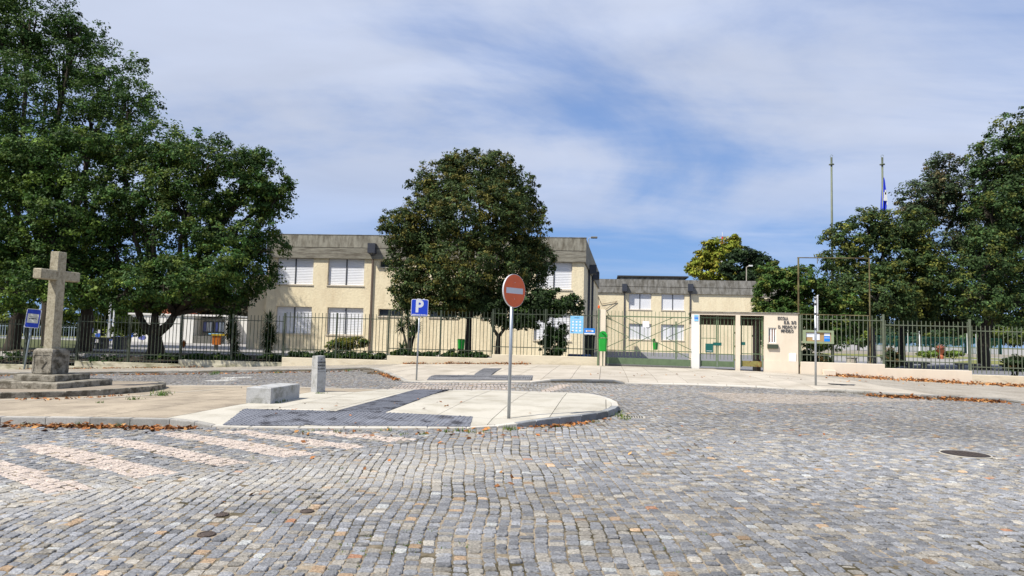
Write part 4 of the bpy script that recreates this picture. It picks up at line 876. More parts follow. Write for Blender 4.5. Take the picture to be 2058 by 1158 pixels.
for i in range(len(PLl)):
    a, b, c, d = PLl[i], PLl[(i+1) % len(PLl)], ins[(i+1) % len(PLl)], ins[i]; k = max(1, round(np.linalg.norm(b-a)/1.1))
    for s in range(k):
        s0, s1 = s/k+.004, (s+1)/k-.004; q = [a+(b-a)*s0, a+(b-a)*s1, d+(c-d)*s1, d+(c-d)*s0]; cen = sum(q)/4; e_ = random.uniform(-.004, .004)
        zt = [zl(*p)+e_ for p in q]; qi = [p+(cen-p)/np.linalg.norm(cen-p)*.018 for p in q]
        MB().add([(*(p-cen), -1.) for p in q]+[(*(p-cen), z-.018) for p, z in zip(q, zt)]+[(*(p-cen), z) for p, z in zip(qi, zt)], [(8, 9, 10, 11)]+[(l*4+j, l*4+(j+1) % 4, l*4+4+(j+1) % 4, l*4+4+j) for l in (0, 1) for j in range(4)]).build('kerb_stone', M('old_granite'), platform, loc=(cen[0], cen[1], 0))
# pale lines and sett strip beside the platform
strip([(-100, 818.5), (0, 817), (129, 815), (200, 812.5), (280, 807), (360, 799), (450, 791.5)], .09, zI, M('pale_line'), 'pale_line', island, .009)
strip([(345, 787.5), (420, 787.3), (485, 787)], .08, zI, M('pale_line'), 'pale_line', island, .009)
def carved(mb, w, h):
    pass
# cross: depth chosen so that the foot stands on the platform
c0 = G(113, 793, 0.115); zc = zPl0(c0[0], c0[1]); t = thing('stone_cross', 'old lichen-stained granite wayside cross on a carved block and two steps', 'cross', (c0[0], c0[1], zc), -YAW)
d_ = lambda px, n=1: px*c0[1]/FPX
s1 = 1.95; MB().box(-s1, 0, 0, 1.70, -.05, .118, .018).build('step', M('old_granite'), t)
i1 = .23; s2 = 1.27; ax, ay = -.37, .34
MB().box(ax-1.06, ax, ay, ay+1.06, .116, .255, .016).build('step', M('old_granite'), t)
bx, by = ax-.40, ay+.32; bw = .50
blk = MB(); hb = .60; z0 = .254; vs = []
for z, i_ in ((z0, 0.), (z0+.02, -.004), (z0+hb-.07, -.004), (z0+hb-.03, .012), (z0+hb, .045)):
    for sx, sy in ((-1, 0), (0, 0), (0, 1), (-1, 1)):
        vs.append((bx+(-bw+i_ if sx else -i_), by+(bw-i_ if sy else i_), z))
blk.add(vs, [(3, 2, 1, 0), (16, 17, 18, 19)]+[(l*4+j, l*4+(j+1) % 4, l*4+4+(j+1) % 4, l*4+4+j) for l in range(4) for j in range(4)]); pb = blk.build('pedestal_block', M('old_granite'), t)
# carved lozenge panels with raised border on the two visible faces
for fc in (0, 1):
    m = MB(); T_ = (lambda a, o, z: (bx-bw+a, by-o, z)) if fc == 0 else (lambda a, o, z: (bx+o, by+a, z))
    def rb(a0, a1, z0_, z1_, o=.016): m.add([T_(a, q_, z) for q_ in (-.006, o) for a, z in ((a0, z0_), (a1, z0_), (a1, z1_), (a0, z1_))], [(0, 1, 2, 3), (4, 5, 6, 7), (0, 1, 5, 4), (1, 2, 6, 5), (2, 3, 7, 6), (3, 0, 4, 7)])
    rb(0, .045, z0+.04, z0+hb-.1); rb(bw-.045, bw, z0+.04, z0+hb-.1); rb(.045, bw-.045, z0+hb-.15, z0+hb-.1); rb(.045, bw-.045, z0+.02, z0+.055)
    cz = z0+.29; Lz = [(bw*.5, cz+.19), (bw*.78, cz), (bw*.5, cz-.19), (bw*.22, cz)]
    m.add([T_(a, .0, z) for a, z in Lz]+[T_(bw*.5+(a-bw*.5)*.82, .022, cz+(z-cz)*.82) for a, z in Lz], [(0, 1, 5, 4), (1, 2, 6, 5), (2, 3, 7, 6), (3, 0, 4, 7), (4, 5, 6, 7)]); m.build('carving', M('old_granite'), pb)
zt0 = z0+hb-.004; cxm, cym = bx-bw/2, by+bw/2; sw = .128
zTop = P(110, 504, c0[1]+ay+.4)[2]-zc; zTop = 1.6-(504-648)/FPX*(c0[1]+.8)-zc
sh = MB(); vs = []
for z, k in ((zt0, 1.0), (zt0+.02, 1.0), ((zt0+zTop)/2, .97), (zTop-.012, .94), (zTop, .86)):
    r_ = sw*k; ch = .02
    for sx, sy in ((-1, -1), (1, -1), (1, 1), (-1, 1)):
        if sx*sy > 0: vs += [(cxm+sx*r_, cym+sy*(r_-ch), z), (cxm+sx*(r_-ch), cym+sy*r_, z)][::(1 if sx > 0 else 1)]
        else: vs += [(cxm+sx*(r_-ch), cym+sy*r_, z), (cxm+sx*r_, cym+sy*(r_-ch), z)]
# order ring anticlockwise
ring = [(-1, -1, 0), (-1, -1, 1), (1, -1, 0), (1, -1, 1), (1, 1, 0), (1, 1, 1), (-1, 1, 0), (-1, 1, 1)]; vs = []
for z, k in ((zt0, 1.0), (zt0+.02, 1.0), ((zt0+zTop)/2, .98), (zTop-.012, .95), (zTop, .87)):
    r_ = sw*k; ch = .018
    vs += [(cxm+x, cym+y, z) for x, y in ((-r_, -r_+ch), (-r_+ch, -r_), (r_-ch, -r_), (r_, -r_+ch), (r_, r_-ch), (r_-ch, r_), (-r_+ch, r_), (-r_, r_-ch))]
sh.add(vs, [tuple(range(7, -1, -1)), tuple(range(32, 40))]+[(l*8+j, l*8+(j+1) % 8, l*8+8+(j+1) % 8, l*8+8+j) for l in range(4) for j in range(8)]); sh.build('shaft', M('shaft_granite'), t)
zb1 = 1.6-(537.5-647)/FPX*(c0[1]+.3)-zc; MB().box(cxm-.105, cxm+.105, cym-.58, cym+.58, zb1-.245, zb1, .02).build('cross_arm', M('shaft_granite'), t)
# bench block
c0 = G(543, 813.4, .105); MB().box(-.52, 0, 0, 1.28, -.03, .312, .012).build('bench_block', M('granite'), loc=(c0[0], c0[1], zI(c0[0], c0[1])), rot=(0, 0, -YAW)); tag(bpy.data.objects['bench_block'], 'plain rectangular granite block bench lying on the tan paving', 'stone bench')
# marker stone
c0 = G(636.2, 790.3, .105); t = thing('marker_stone', 'upright grey granite marker stone with an engraved face, beyond the block bench', 'marker stone', (c0[0], c0[1], zI(c0[0], c0[1])), R(52))
m = MB(); w = .245; m.add([(0, 0, -.03), (w, 0, -.03), (w, .235, -.03), (0, .235, -.03), (-.002, 0, .49), (w+.006, 0, .49), (w+.004, .24, .49), (0, .24, .49), (-.004, .012, .875), (w-.035, .006, .885), (w-.035, .225, .885), (-.004, .228, .875)],
    [(3, 2, 1, 0), (8, 9, 10, 11)]+[(l*4+j, l*4+(j+1) % 4, l*4+4+(j+1) % 4, l*4+4+j) for l in (0, 1) for j in range(4)]); m.build('stone', M('granite'), t)
MB().box(.015, w-.015, -.003, .01, .497, .503).build('carved_line', M('engraved'), t)
for body, z, s_ in (('+', .80, .07), ('CAMINHO', .725, .052), ('PORTO A', .645, .05), ('DA COSTA', .565, .045)):
    mb = text_mb(body, s_, .003, .001); mb.build('lettering', M('engraved'), t, loc=(.105, -.002, z))
# ================================================================== TRAFFIC SIGNS
def round_rect(w, h, r, y0, y1, n=4):
    pts = []
    for cx_, cz_, a0 in ((w/2-r, h/2-r, 0), (-w/2+r, h/2-r, 90), (-w/2+r, -h/2+r, 180), (w/2-r, -h/2+r, 270)):
        for k in range(n+1): a = R(a0+90*k/n); pts.append((cx_+r*math.cos(a), cz_+r*math.sin(a)))
    n_ = len(pts); return MB().add([(x, y0, z) for x, z in pts]+[(x, y1, z) for x, z in pts], [tuple(range(n_)), tuple(range(2*n_-1, n_-1, -1))]+[(i, (i+1) % n_, n_+(i+1) % n_, n_+i) for i in range(n_)])
# no entry
g = G(1022.5, 838, .11); zg_ = zI(g[0], g[1]); t = thing('no_entry_sign', 'round faded red no-entry sign with pale bar on a grey steel pole', 'road sign', (g[0], g[1], zg_), R(49)); Yc = g[1]
zc_ = 1.6-(584.8-672)/FPX*Yc-zg_; rr = 33.6/FPX*Yc
MB().tube([(0, 0, -.05), (0, 0, zc_+.22)], .030, 12).build('pole', M('steel'), t, smooth=True)
def disc(r, y0, y1, n=48): return MB().add([(r*math.cos(2*math.pi*k/n), y, r*math.sin(2*math.pi*k/n)) for y in (y0, y1) for k in range(n)], [tuple(range(n)), tuple(range(2*n-1, n-1, -1))]+[(i, (i+1) % n, n+(i+1) % n, n+i) for i in range(n)])
f_ = disc(rr, -.062, -.032).build('plate', M('alu_edge'), t, loc=(0, 0, zc_)); disc(rr-.008, -.064, -.0621).build('red_face', M('sign_red'), f_); MB().box(-rr*.76, rr*.76, -.0665, -.0645, -.052, .052).build('white_bar', M('sign_bar'), f_)
[MB().box(-.05, .05, -.034, .036, zc_+z-.02, zc_+z+.02).build('clamp', M('alu_edge'), t) for z in (-.15, .15)]
[MB().tube([(x_, -.0685, zc_+z_), (x_, -.0645, zc_+z_)], .007, 8).build('bolt', M('alu_edge'), t) for x_, z_ in ((0, .15), (0, -.15))]
# parking
g = G(837, 759.5, .12); Yc = g[1]; zg_ = zP(g[0], g[1]); t = thing('parking_sign', 'square blue parking sign with white P on a slim pole before the railing', 'road sign', (g[0], g[1], zg_), R(2)); t.rotation_euler = (0, R(.6), R(4))
zc_ = 1.6-(619.3-667.5)/FPX*Yc-zg_; s_ = 34/FPX*Yc; MB().tube([(0, 0, -.05), (0, 0, zc_+s_/2+.02)], .028, 10).build('pole', M('steel'), t, smooth=True)
f_ = round_rect(s_, s_, .05, -.05, -.03).build('plate', M('sign_white'), t, loc=(0, 0, zc_)); round_rect(s_-.028, s_-.028, .045, -.053, -.0505).build('blue_face', M('sign_blue'), f_)
mb = text_mb('P', .56, .001, .022); mb.v = [(v[0]*.92-.01, v[1]-.0545, v[2]) for v in mb.v]; mb.build('letter', M('sign_bar'), f_, loc=(-.005, 0, .03)); mb = text_mb('RESERVADO ESCOLA', .055, .001, .002); mb.v = [(v[0]*.95, v[1]-.0545, v[2]) for v in mb.v]; mb.build('lettering', M('sign_white'), f_, loc=(0, 0, -s_/2+.045))
[MB().box(x_-.02, x_+.02, -.04, .03, zc_+s_/2-.03, zc_+s_/2+.03).build('clamp', M('alu_edge'), t) for x_ in (-.07, .13)]
# bus stop
g = G(48.5, 742.3, .12); Yc = g[1]; t = thing('bus_stop_sign', 'leaning blue bus stop sign with a white panel behind the stone cross', 'road sign', (g[0], g[1], zP(g[0], g[1]))); t.rotation_euler = (R(-2), R(4.2), R(20))
w, h = .66, 1.0; zc_ = 102/FPX*Yc; MB().tube([(0, 0, -.05), (0, 0, zc_+.4)], .045, 10).build('pole', M('steel_dull'), t, smooth=True)
f_ = round_rect(w, h, .07, -.08, -.055).build('plate', M('sign_white'), t, loc=(0.02, 0, zc_)); round_rect(w-.06, h-.06, .05, -.084, -.081).build('blue_face', M('sign_blue'), f_); MB().box(-.25, .25, -.088, -.0845, -.24, .24).build('panel', M('sign_cream'), f_)
b = MB(); b.box(-.17, .17, -.092, -.0885, .07, .085); b.box(-.17, -.13, -.092, -.0885, -.045, .005); b.box(.13, .17, -.092, -.0885, -.045, .005); b.box(-.13, .13, -.0921, -.0886, -.02, .012); b.box(-.05, .05, -.0922, -.0887, -.045, -.018)
b.build('bus_symbol', M('black'), f_); b = MB()
for x_ in (-.09, .09): b.add([(x_+.028*math.cos(a), -.0925, -.05+.028*math.sin(a)) for a in np.linspace(0, 2*math.pi, 11)[:-1]], [tuple(range(10))])
b.build('wheel_mark', M('sign_bar'), f_)
# edge-on sign
g = G(1639.5, 775.5, .1); Yc = g[1]; zg_ = zP(g[0], g[1]); t = thing('edge_on_sign', 'traffic sign seen edge-on atop a steel pole before the notice board', 'road sign', (g[0], g[1], zg_), R(68)); hz_ = 688
ht = 1.6+(hz_-594)/FPX*Yc-zg_; hb_ = 1.6+(hz_-668)/FPX*Yc-zg_; MB().tube([(0, 0, -.05), (0, 0, ht-.05)], .035, 12).build('pole', M('steel'), t, smooth=True)
f_ = round_rect(.6, (ht-hb_)*.52, .04, -.075, -.045).build('plate', M('alu_edge'), t, loc=(0, 0, ht-(ht-hb_)*.26)); round_rect(.6, (ht-hb_)*.42, .04, -.075, -.045).build('plate', M('alu_edge'), t, loc=(0, 0, hb_+(ht-hb_)*.23))
[MB().box(-.06, .06, -.05, .045, z, z+.04).build('clamp', M('frame_dark'), t) for z in (hb_+.1, hb_+.62, ht-.3, ht-.12)]
# ================================================================== FLAGPOLES
for x_, fl in ((1671, False), (1773, True)):
    Yf = 50; top = P(x_, 317, Yf)[2]; t = thing('flagpole', 'grey-green flagpole with a hanging blue flag' if fl else 'bare grey-green flagpole left of the one with the flag', 'flagpole', at(x_, Yf), group='flagpoles'); t.location = (P(x_, 317, Yf)[0], Yf, 0)
    MB().tube([(-.02, 0, 0), (0, 0, top*.6), (0, 0, top-.55)], [.12, .085, .07], 10).build('pole', M('fence_light'), t, smooth=True); MB().lathe([(.07, top-.6), (.19, top-.56), (.19, top-.50), (.07, top-.46), (.075, top), (.02, top+.04)], 12).build('cap', M('fence_light'), t)
    MB().tube([(.10*math.cos(a), 0, top+.12+.1*math.sin(a)) for a in np.linspace(0, 2*math.pi, 13)], .02, 5).build('ring', M('steel_dull'), t)
    if fl:
        z1 = P(1773, 357, Yf)[2]; z0 = P(1773, 425, Yf)[2]; vs = []; nz_, nx_ = 16, 9
        for j in range(nz_+1):
            s = j/nz_; wd = .12+.34*s**.7*(1-.25*max(0, s-.85)/.15)
            for i in range(nx_+1): q = i/nx_; vs.append((-.12*s+wd*q, .16*math.sin(q*13+s*2)*min(1, s*2+.2)-.02, z1+(z0-z1)*s-.1*q*s))
        o = MB().add(vs, [(j*(nx_+1)+i, j*(nx_+1)+i+1, (j+1)*(nx_+1)+i+1, (j+1)*(nx_+1)+i) for j in range(nz_) for i in range(nx_)]).build('flag', M('flag_blue'), t, smooth=True); sm = o.modifiers.new('s', 'SOLIDIFY'); sm.thickness = .01
        e_ = MB()
        for a, b_ in (((.02, .45), (.22, .62)), ((.0, .62), (.25, .70)), ((.1, .38), (.16, .52)), ((.22, .74), (.28, .82))):
            z_a = z1+(z0-z1)*a[1]; z_b = z1+(z0-z1)*b_[1]; e_.box(a[0]-.04, b_[0], -.20, -.19, z_b, z_a)
        e_.build('emblem', M('sign_white'), o)
# ================================================================== FOLIAGE
def leafmesh(name, cen, size, nrm, colr, parent, m='leaf', asp=.62):
    """one folded diamond per leaf"""
    n = len(cen); r = RNG.normal(size=(n, 3)); a = np.cross(nrm, r); a /= np.linalg.norm(a, axis=1, keepdims=True)+1e-9; b = np.cross(nrm, a); s = size[:, None]
    v = np.stack([cen-a*s, cen+b*s*asp+nrm*s*.12, cen+a*s, cen-b*s*asp+nrm*s*.12], 1).reshape(-1, 3); i = np.arange(n)[:, None]*4
    return npmesh(name, v, [np.concatenate([i, i+1, i+2], 1), np.concatenate([i, i+2, i+3], 1)], M(m), parent, col=np.repeat(colr, 4, 0))
def crown_points(ells, Y, n_leaf, rng, csz=.5, hollow=.35, kper=70, gap=-1.15):
    """ells: (px,py,rx_px,ry_px,dy) -> world clusters and leaves"""
    E = []
    for e_ in ells:
        yy = Y+e_[4]; c = P(e_[0], e_[1], yy); E.append((c, e_[2]/FPX*yy, e_[3]/FPX*yy))
    area = np.array([a*b for _, a, b in E]); ncl = np.maximum(4, (n_leaf/kper*area/area.sum()).astype(int)); C = []; S = []; H = []
    for (c, rx, rz), k in zip(E, ncl):
        d = rng.normal(size=(k, 3)); d /= np.linalg.norm(d, axis=1, keepdims=True); f = hollow+(1-hollow)*rng.random(k)**.45; f *= 1+.09*np.sin(5*d[:, 0]+3*d[:, 2]+c[0])+rng.normal(0, .045, k)
        p = c+d*f[:, None]*np.array([rx, rx*.85, rz]); C.append(p); S.append(rng.uniform(.6, 1.25, k)*csz); H.append(d)
        ks = max(3, int(k*.16)); d = rng.normal(size=(ks, 3)); d[:, 2] = np.abs(d[:, 2])*.8-.15; d /= np.linalg.norm(d, axis=1, keepdims=True)
        C.append(c+d*rng.uniform(.98, 1.13, (ks, 1))*np.array([rx, rx*.85, rz])); S.append(rng.uniform(.4, .75, ks)*csz); H.append(d)
    C = np.concatenate(C); S = np.concatenate(S); H = np.concatenate(H); fq_ = 1.15/csz*.55
    hole = np.sin(C[:, 0]*fq_*1.9+1.3*np.sin(C[:, 2]*fq_*1.1))+np.sin(C[:, 2]*fq_*2.3+1.7*np.sin(C[:, 0]*fq_+C[:, 1]*.3))+rng.normal(0, .35, len(C)); kk = hole > gap; C, S, H = C[kk], S[kk], H[kk]; k = kper; n = len(C)*k
    off = rng.normal(size=(len(C), k, 3)); off /= np.linalg.norm(off, axis=2, keepdims=True); off *= (rng.random((len(C), k, 1))**.5)*S[:, None, None]*np.array([1, 1, .62])
    L_ = (C[:, None]+off).reshape(-1, 3); nr = off/np.linalg.norm(off, axis=2, keepdims=True)*.55+H[:, None]*.45+np.array([0, 0, .55])+rng.normal(0, .5, off.shape); nr = nr.reshape(-1, 3); nr /= np.linalg.norm(nr, axis=1, keepdims=True)
    return E, C, S, H, L_, nr, np.repeat(np.arange(len(C)), k)
def tree(name, label, base, Y, fork, ells, n_leaf, cols, r0=.25, lean=None, lsz=.11, csz=.5, group=None, hollow=.35, forks=None, barkm='bark', kper=38, seed=1, cat='tree', limb=6, gap=-1.0):
    rng = np.random.default_rng(seed); bpos = P(base[0], base[1], Y); t = thing(name, label, cat, (bpos[0], Y, 0), group=group)
    O_ = np.array([bpos[0], Y, 0]); E, C, S, H, L_, nr, ci = crown_points(ells, Y, n_leaf, rng, csz, hollow, kper, gap)
    base_c, alt_c, mixf = cols; cl = rng.random(len(C)); cc = np.array(base_c)*np.exp(rng.normal(0, .26, len(C)))[:, None]; k = cl < mixf; cc[k] = np.array(alt_c)*np.exp(rng.normal(0, .2, k.sum()))[:, None]
    lc = cc[ci]*np.exp(rng.normal(0, .28, len(ci)))[:, None]; q = rng.random(len(ci)) < mixf*.35; lc[q] = np.array(alt_c)*np.exp(rng.normal(0, .25, q.sum()))[:, None]
    leafmesh('crown', L_-O_, lsz*rng.uniform(.6, 1.25, len(L_)), nr, np.clip(lc, .005, .5), t)
    # trunk and limbs
    m = MB(); fz = [P(x, y, Y+d)-O_ for x, y, d in fork]; pts = [np.array([0, 0, -.3]), np.array([0, 0, .25])]+fz; n = len(pts); rad = [r0*1.35]+[r0*(1.12-.45*i/(n-1)) for i in range(1, n)]
    m.tube(pts, rad, 12)
    start = fz[-1]; rs = rad[-1]
    for (c, rx, rz), e_ in zip(E, ells):
        c = c-O_; st = start if not forks else min([P(x, y, Y+d)-O_ for x, y, d in forks]+[start], key=lambda p: np.linalg.norm(p-c))
        mid = (st+c)/2+rng.normal(0, .12, 3)*np.linalg.norm(c-st)*.5; mid[2] = max(mid[2], st[2]+.1); rr_ = rs*rng.uniform(.38, .6); m.tube([st, mid, c], [rs*.62, rr_, rr_*.5], 7)
        D_ = np.linalg.norm(C-O_-c, axis=1); near = np.argsort(D_/(rx+rz))[:60]; near = near[rng.permutation(len(near))[:limb]]
        for j in near:
            e2 = C[j]-O_; md = (c+e2)/2+rng.normal(0, .15, 3); m.tube([c+(mid-c)*rng.uniform(0, .5), md, e2], [rr_*.45, rr_*.25, .012], 5)
    if forks:
        for x, y, d in forks: p = P(x, y, Y+d)-O_; md = (start+p)/2+np.array([(p-start)[0]*.18, 0, 0]); m.tube([start-(start-fz[0])*.12, md, p], [rs*.9, rs*.72, rs*.55], 9)
    m.build('trunk', M(barkm), t, smooth=True); return t
DK = (.042, .088, .020); MID = (.040, .078, .018); OL = (.055, .066, .020); BR = (.16, .12, .03); YG = (.13, .17, .025); OR_ = (.15, .085, .025)
# --- left group
tree('tall_tree', 'tallest dark green tree at the far left, reaching out of the picture top', (95, 715), 44, [(95, 640, 0), (95, 560, 0)],
     [(60, 40, 85, 90, 0), (140, 110, 90, 80, 1), (225, 170, 75, 80, 0), (265, 215, 62, 60, -1), (90, 200, 120, 90, -1), (0, 130, 90, 110, 0), (190, 260, 110, 70, 0), (-60, 60, 90, 120, 0), (-80, 250, 120, 120, 0), (30, 300, 120, 90, 1), (-10, 10, 70, 70, 0), (150, 70, 55, 50, 0)], 84000, (DK, (.07, .12, .022), .25), .42, lsz=.095, csz=.6, seed=3, hollow=.2, limb=9, gap=-1.15)
tree('broad_tree', 'broad dark tree at the left with forked trunk, its crown reaching over the school corner', (312, 722), 37.2, [(313, 690, 0), (311, 672, 0)],
     [(330, 300, 75, 55, 0), (420, 330, 85, 60, -1), (500, 385, 75, 70, 0), (545, 400, 42, 55, 0), (535, 500, 45, 45, .5), (455, 470, 85, 70, -1), (370, 420, 100, 90, -.5), (280, 400, 85, 90, 0), (240, 300, 75, 45, 0), (480, 560, 70, 45, 0), (390, 560, 90, 50, -1), (280, 540, 80, 60, 0), (215, 470, 60, 80, 0), (335, 600, 55, 30, 0), (450, 605, 50, 28, 0), (515, 320, 38, 22, 0), (570, 375, 22, 14, 0), (330, 570, 95, 42, -2.8), (420, 545, 90, 50, -2.8), (250, 585, 60, 38, -2)], 125000, (DK, (.10, .14, .025), .26), .45, lsz=.085, csz=.48, seed=5, hollow=.2, gap=-.85,
     forks=[(283, 640, .3), (312, 625, 0), (352, 630, -.3)], limb=8)
tree('dark_trunk_tree', 'dark tree with a thick leaning trunk directly behind the stone cross', (165, 730), 38.0, [(168, 690, 0), (176, 640, 0), (170, 590, 0)],
     [(120, 330, 110, 60, -1), (50, 350, 100, 70, -1), (150, 420, 100, 80, -2), (50, 440, 110, 90, -1), (-40, 400, 100, 90, 0), (120, 520, 90, 70, -1), (30, 540, 90, 60, 0), (190, 545, 60, 50, 0), (-60, 520, 80, 70, 0), (170, 290, 70, 35, -1), (60, 300, 70, 35, -1), (110, 575, 85, 42, -2.5), (20, 590, 60, 35, -2.5), (190, 600, 45, 28, -2)], 85000, ((.042, .088, .018), (.11, .17, .03), .25), .40, lsz=.09, csz=.5, seed=7, hollow=.25, limb=7)
tree('shady_tree', 'shaded tree with a stout dark trunk at the left edge beside the bus stop sign', (22, 735), 37.6, [(26, 690, 0), (35, 640, 0), (40, 600, 0)], [(20, 520, 70, 60, 1), (-40, 470, 70, 70, 1), (75, 560, 50, 40, 1), (-30, 570, 50, 40, 1)], 16000, (DK, YG, .15), .42, seed=9, lsz=.115)
# --- centre
tree('round_tree', 'dense rounded tree with brown-tinged leaves in front of the school', (940, 722), 37.5, [(941, 690, 0), (943, 640, 0)],
     [(960, 345, 72, 44, 0), (890, 375, 66, 52, 0), (1025, 390, 58, 55, 0), (955, 430, 110, 80, -1.5), (1050, 460, 52, 70, 0), (850, 460, 70, 65, 0), (810, 455, 45, 38, 0), (835, 530, 58, 62, 0), (860, 585, 78, 45, 0), (830, 605, 40, 28, 0), (900, 615, 60, 24, 0), (960, 540, 110, 75, -1.5), (1060, 535, 52, 55, 0), (975, 600, 90, 38, -.5), (1000, 330, 30, 25, 0), (920, 325, 30, 22, 0), (1085, 520, 30, 32, 0)], 125000, ((.050, .078, .024), (.14, .13, .03), .18), .22, lsz=.075, csz=.38, seed=11, hollow=.25, limb=6, gap=-1.7)
tree('small_forked_tree', 'small dark tree with a thin Y-shaped trunk right of the round tree', (1000, 718), 35.4, [(1001, 690, 0), (1002, 675, 0)],
     [(1010, 620, 55, 30, 0), (1060, 615, 55, 38, 0), (1105, 610, 45, 28, 0), (1140, 615, 30, 22, 0), (1040, 640, 60, 22, 0)], 24000, ((.028, .050, .016), (.05, .09, .02), .15), .16, lsz=.085, csz=.32, seed=13, forks=[(988, 650, 0), (1018, 650, 0)], limb=4)
# --- right
tree('autumn_tinged_tree', 'tree with yellowing leaf tips right of the pipe frame', (1752, 727), 46, [(1752, 690, 0), (1750, 630, 0)],
     [(1745, 455, 45, 38, 0), (1700, 485, 50, 36, 0), (1790, 470, 55, 45, 0), (1840, 470, 45, 50, 0), (1680, 520, 32, 32, 0), (1720, 560, 62, 55, 0), (1800, 560, 80, 70, 0), (1770, 630, 90, 30, 0), (1690, 590, 42, 25, 0), (1850, 610, 60, 45, 0), (1760, 600, 80, 45, -2), (1850, 560, 60, 50, -1)], 64000, ((.050, .084, .026), (.14, .15, .03), .18), .30, lsz=.10, csz=.48, seed=17, hollow=.3, barkm='bark_pale')
tree('open_crowned_tree', 'grey-green open crowned tree at the right with bare twigs showing', (1812, 735), 50, [(1812, 700, 0), (1815, 650, 0)],
     [(1900, 340, 38, 32, 0), (1870, 390, 60, 40, 0), (1930, 400, 62, 55, 0), (1850, 430, 45, 40, 0), (1980, 470, 70, 60, 0), (1900, 520, 80, 55, -1), (1990, 570, 80, 60, 0), (1900, 610, 80, 45, 0), (1930, 645, 70, 22, 0), (1840, 650, 50, 20, 0)], 60000, ((.052, .078, .036), (.11, .095, .045), .15), .30, lsz=.10, csz=.5, seed=19, hollow=.4, limb=9)
tree('large_edge_tree', 'large tree leaning in at the right edge with the highest crown on that side', (1978, 740), 46.5, [(1975, 700, 0), (1985, 640, 0), (2005, 520, 0)],
     [(2050, 270, 58, 48, 0), (2010, 320, 60, 45, 0), (2080, 360, 90, 70, 0), (2030, 400, 65, 60, 0), (2120, 300, 80, 80, 0), (2060, 480, 80, 70, 0), (2060, 580, 90, 60, 0), (2110, 440, 80, 90, 0), (1975, 345, 30, 22, 0), (1990, 520, 60, 60, -2), (1960, 600, 70, 45, -2.5), (2040, 620, 70, 40, -2), (1990, 430, 50, 60, -1.5)], 80000, ((.050, .090, .028), (.12, .14, .03), .15), .42, lsz=.10, csz=.52, seed=23, hollow=.35, limb=7)
tree('ivy_green_tree', 'bright green leafy mass standing against the annex wall behind the lettering', (1570, 727), 43, [(1570, 690, 0)],
     [(1560, 560, 42, 32, 0), (1600, 580, 60, 50, 0), (1545, 600, 28, 50, 0), (1580, 640, 60, 45, 0), (1640, 610, 50, 45, 0), (1650, 660, 50, 45, 0), (1548, 660, 30, 45, 0), (1690, 640, 40, 55, 0)], 44000, ((.050, .098, .020), (.12, .14, .028), .2), .25, lsz=.10, csz=.38, seed=29, hollow=.5)
tree('yellowing_tree', 'yellow-green tree rising behind the annex roof', (1440, 700), 95, [(1440, 640, 0)],
     [(1410, 540, 27, 22, 0), (1440, 505, 28, 24, 0), (1470, 500, 25, 22, 0), (1450, 550, 40, 26, 0), (1420, 520, 24, 20, 0), (1475, 480, 8, 8, 0)], 16000, ((.20, .24, .028), (.27, .25, .035), .3), .35, lsz=.20, csz=.75, seed=31, kper=60, limb=4)
tree('dark_evergreen', 'dark evergreen tree right of the yellow-green one behind the annex', (1515, 700), 90, [(1515, 640, 0)],
     [(1500, 520, 36, 24, 0), (1530, 535, 32, 26, 0), (1480, 540, 30, 24, 0), (1550, 555, 22, 20, 0), (1515, 560, 45, 22, 0)], 16000, ((.026, .048, .018), (.04, .07, .02), .1), .35, lsz=.20, csz=.75, seed=37, kper=60, limb=4)
# --- background trees
bgs = [(-60, 100, 640, 70, 50, 80, DK, YG, .3), (30, 640, 640, 60, 42, 76, (.06, .08, .02), YG, .35), (110, 640, 640, 62, 45, 78, MID, YG, .3), (205, 610, 620, 55, 62, 86, (.07, .12, .02), YG, .3), (275, 610, 615, 55, 60, 88, (.05, .10, .02), YG, .2), (355, 600, 610, 60, 55, 92, OL, OR_, .25), (430, 600, 608, 50, 52, 94, (.06, .06, .03), (.10, .08, .05), .3), (490, 600, 610, 34, 48, 90, (.07, .07, .045), (.10, .08, .05), .3),
       (1660, 600, 640, 45, 42, 110, (.05, .09, .03), YG, .2), (1725, 600, 655, 38, 26, 150, (.06, .10, .04), YG, .2), (1790, 600, 668, 46, 20, 170, (.05, .09, .05), YG, .15), (1870, 600, 668, 50, 22, 165, (.05, .09, .05), YG, .15), (1940, 600, 665, 45, 28, 150, (.06, .10, .04), YG, .2), (2010, 600, 660, 50, 34, 130, (.06, .10, .035), YG, .25), (2090, 600, 655, 60, 40, 120, (.06, .10, .035), YG, .25)]
blab = ['far background tree beyond the left picture edge', 'yellow-green background tree behind the bus stop sign', 'green background tree behind the stone cross shaft', 'bright green background tree behind the two thin poles', 'green background tree just left of the low white building', 'brownish tree behind the low white building', 'dull tree above the flat roof of the low white building', 'greyish tree between the white building and the school wing',
        'green background tree behind the pipe frame', 'small distant tree seen between railing and canopy right of the notice board', 'low distant tree left of the flower urn', 'low distant tree right above the flower urn', 'distant tree behind the second railing post at the right', 'distant tree behind the large edge tree', 'far tree beyond the right picture edge']
for i, (px_, _, cy_, rx, ry, Yb, c1_, c2_, f_) in enumerate(bgs):
    tree('background_tree', blab[i], (px_, 690), Yb, [(px_, cy_+ry*.6, 0)], [(px_, 672, rx*1.1, 22, 0), (px_, cy_, rx*.8, ry*.8, 0), (px_-rx*.45, cy_+ry*.25, rx*.55, ry*.6, 0), (px_+rx*.45, cy_+ry*.2, rx*.55, ry*.65, 1), (px_+rx*.1, cy_-ry*.4, rx*.5, ry*.5, 0)], 9000, (c1_, c2_, f_), .3, lsz=.19*Yb/80, csz=.8*Yb/80, seed=100+i, kper=60, limb=3, group='background trees')
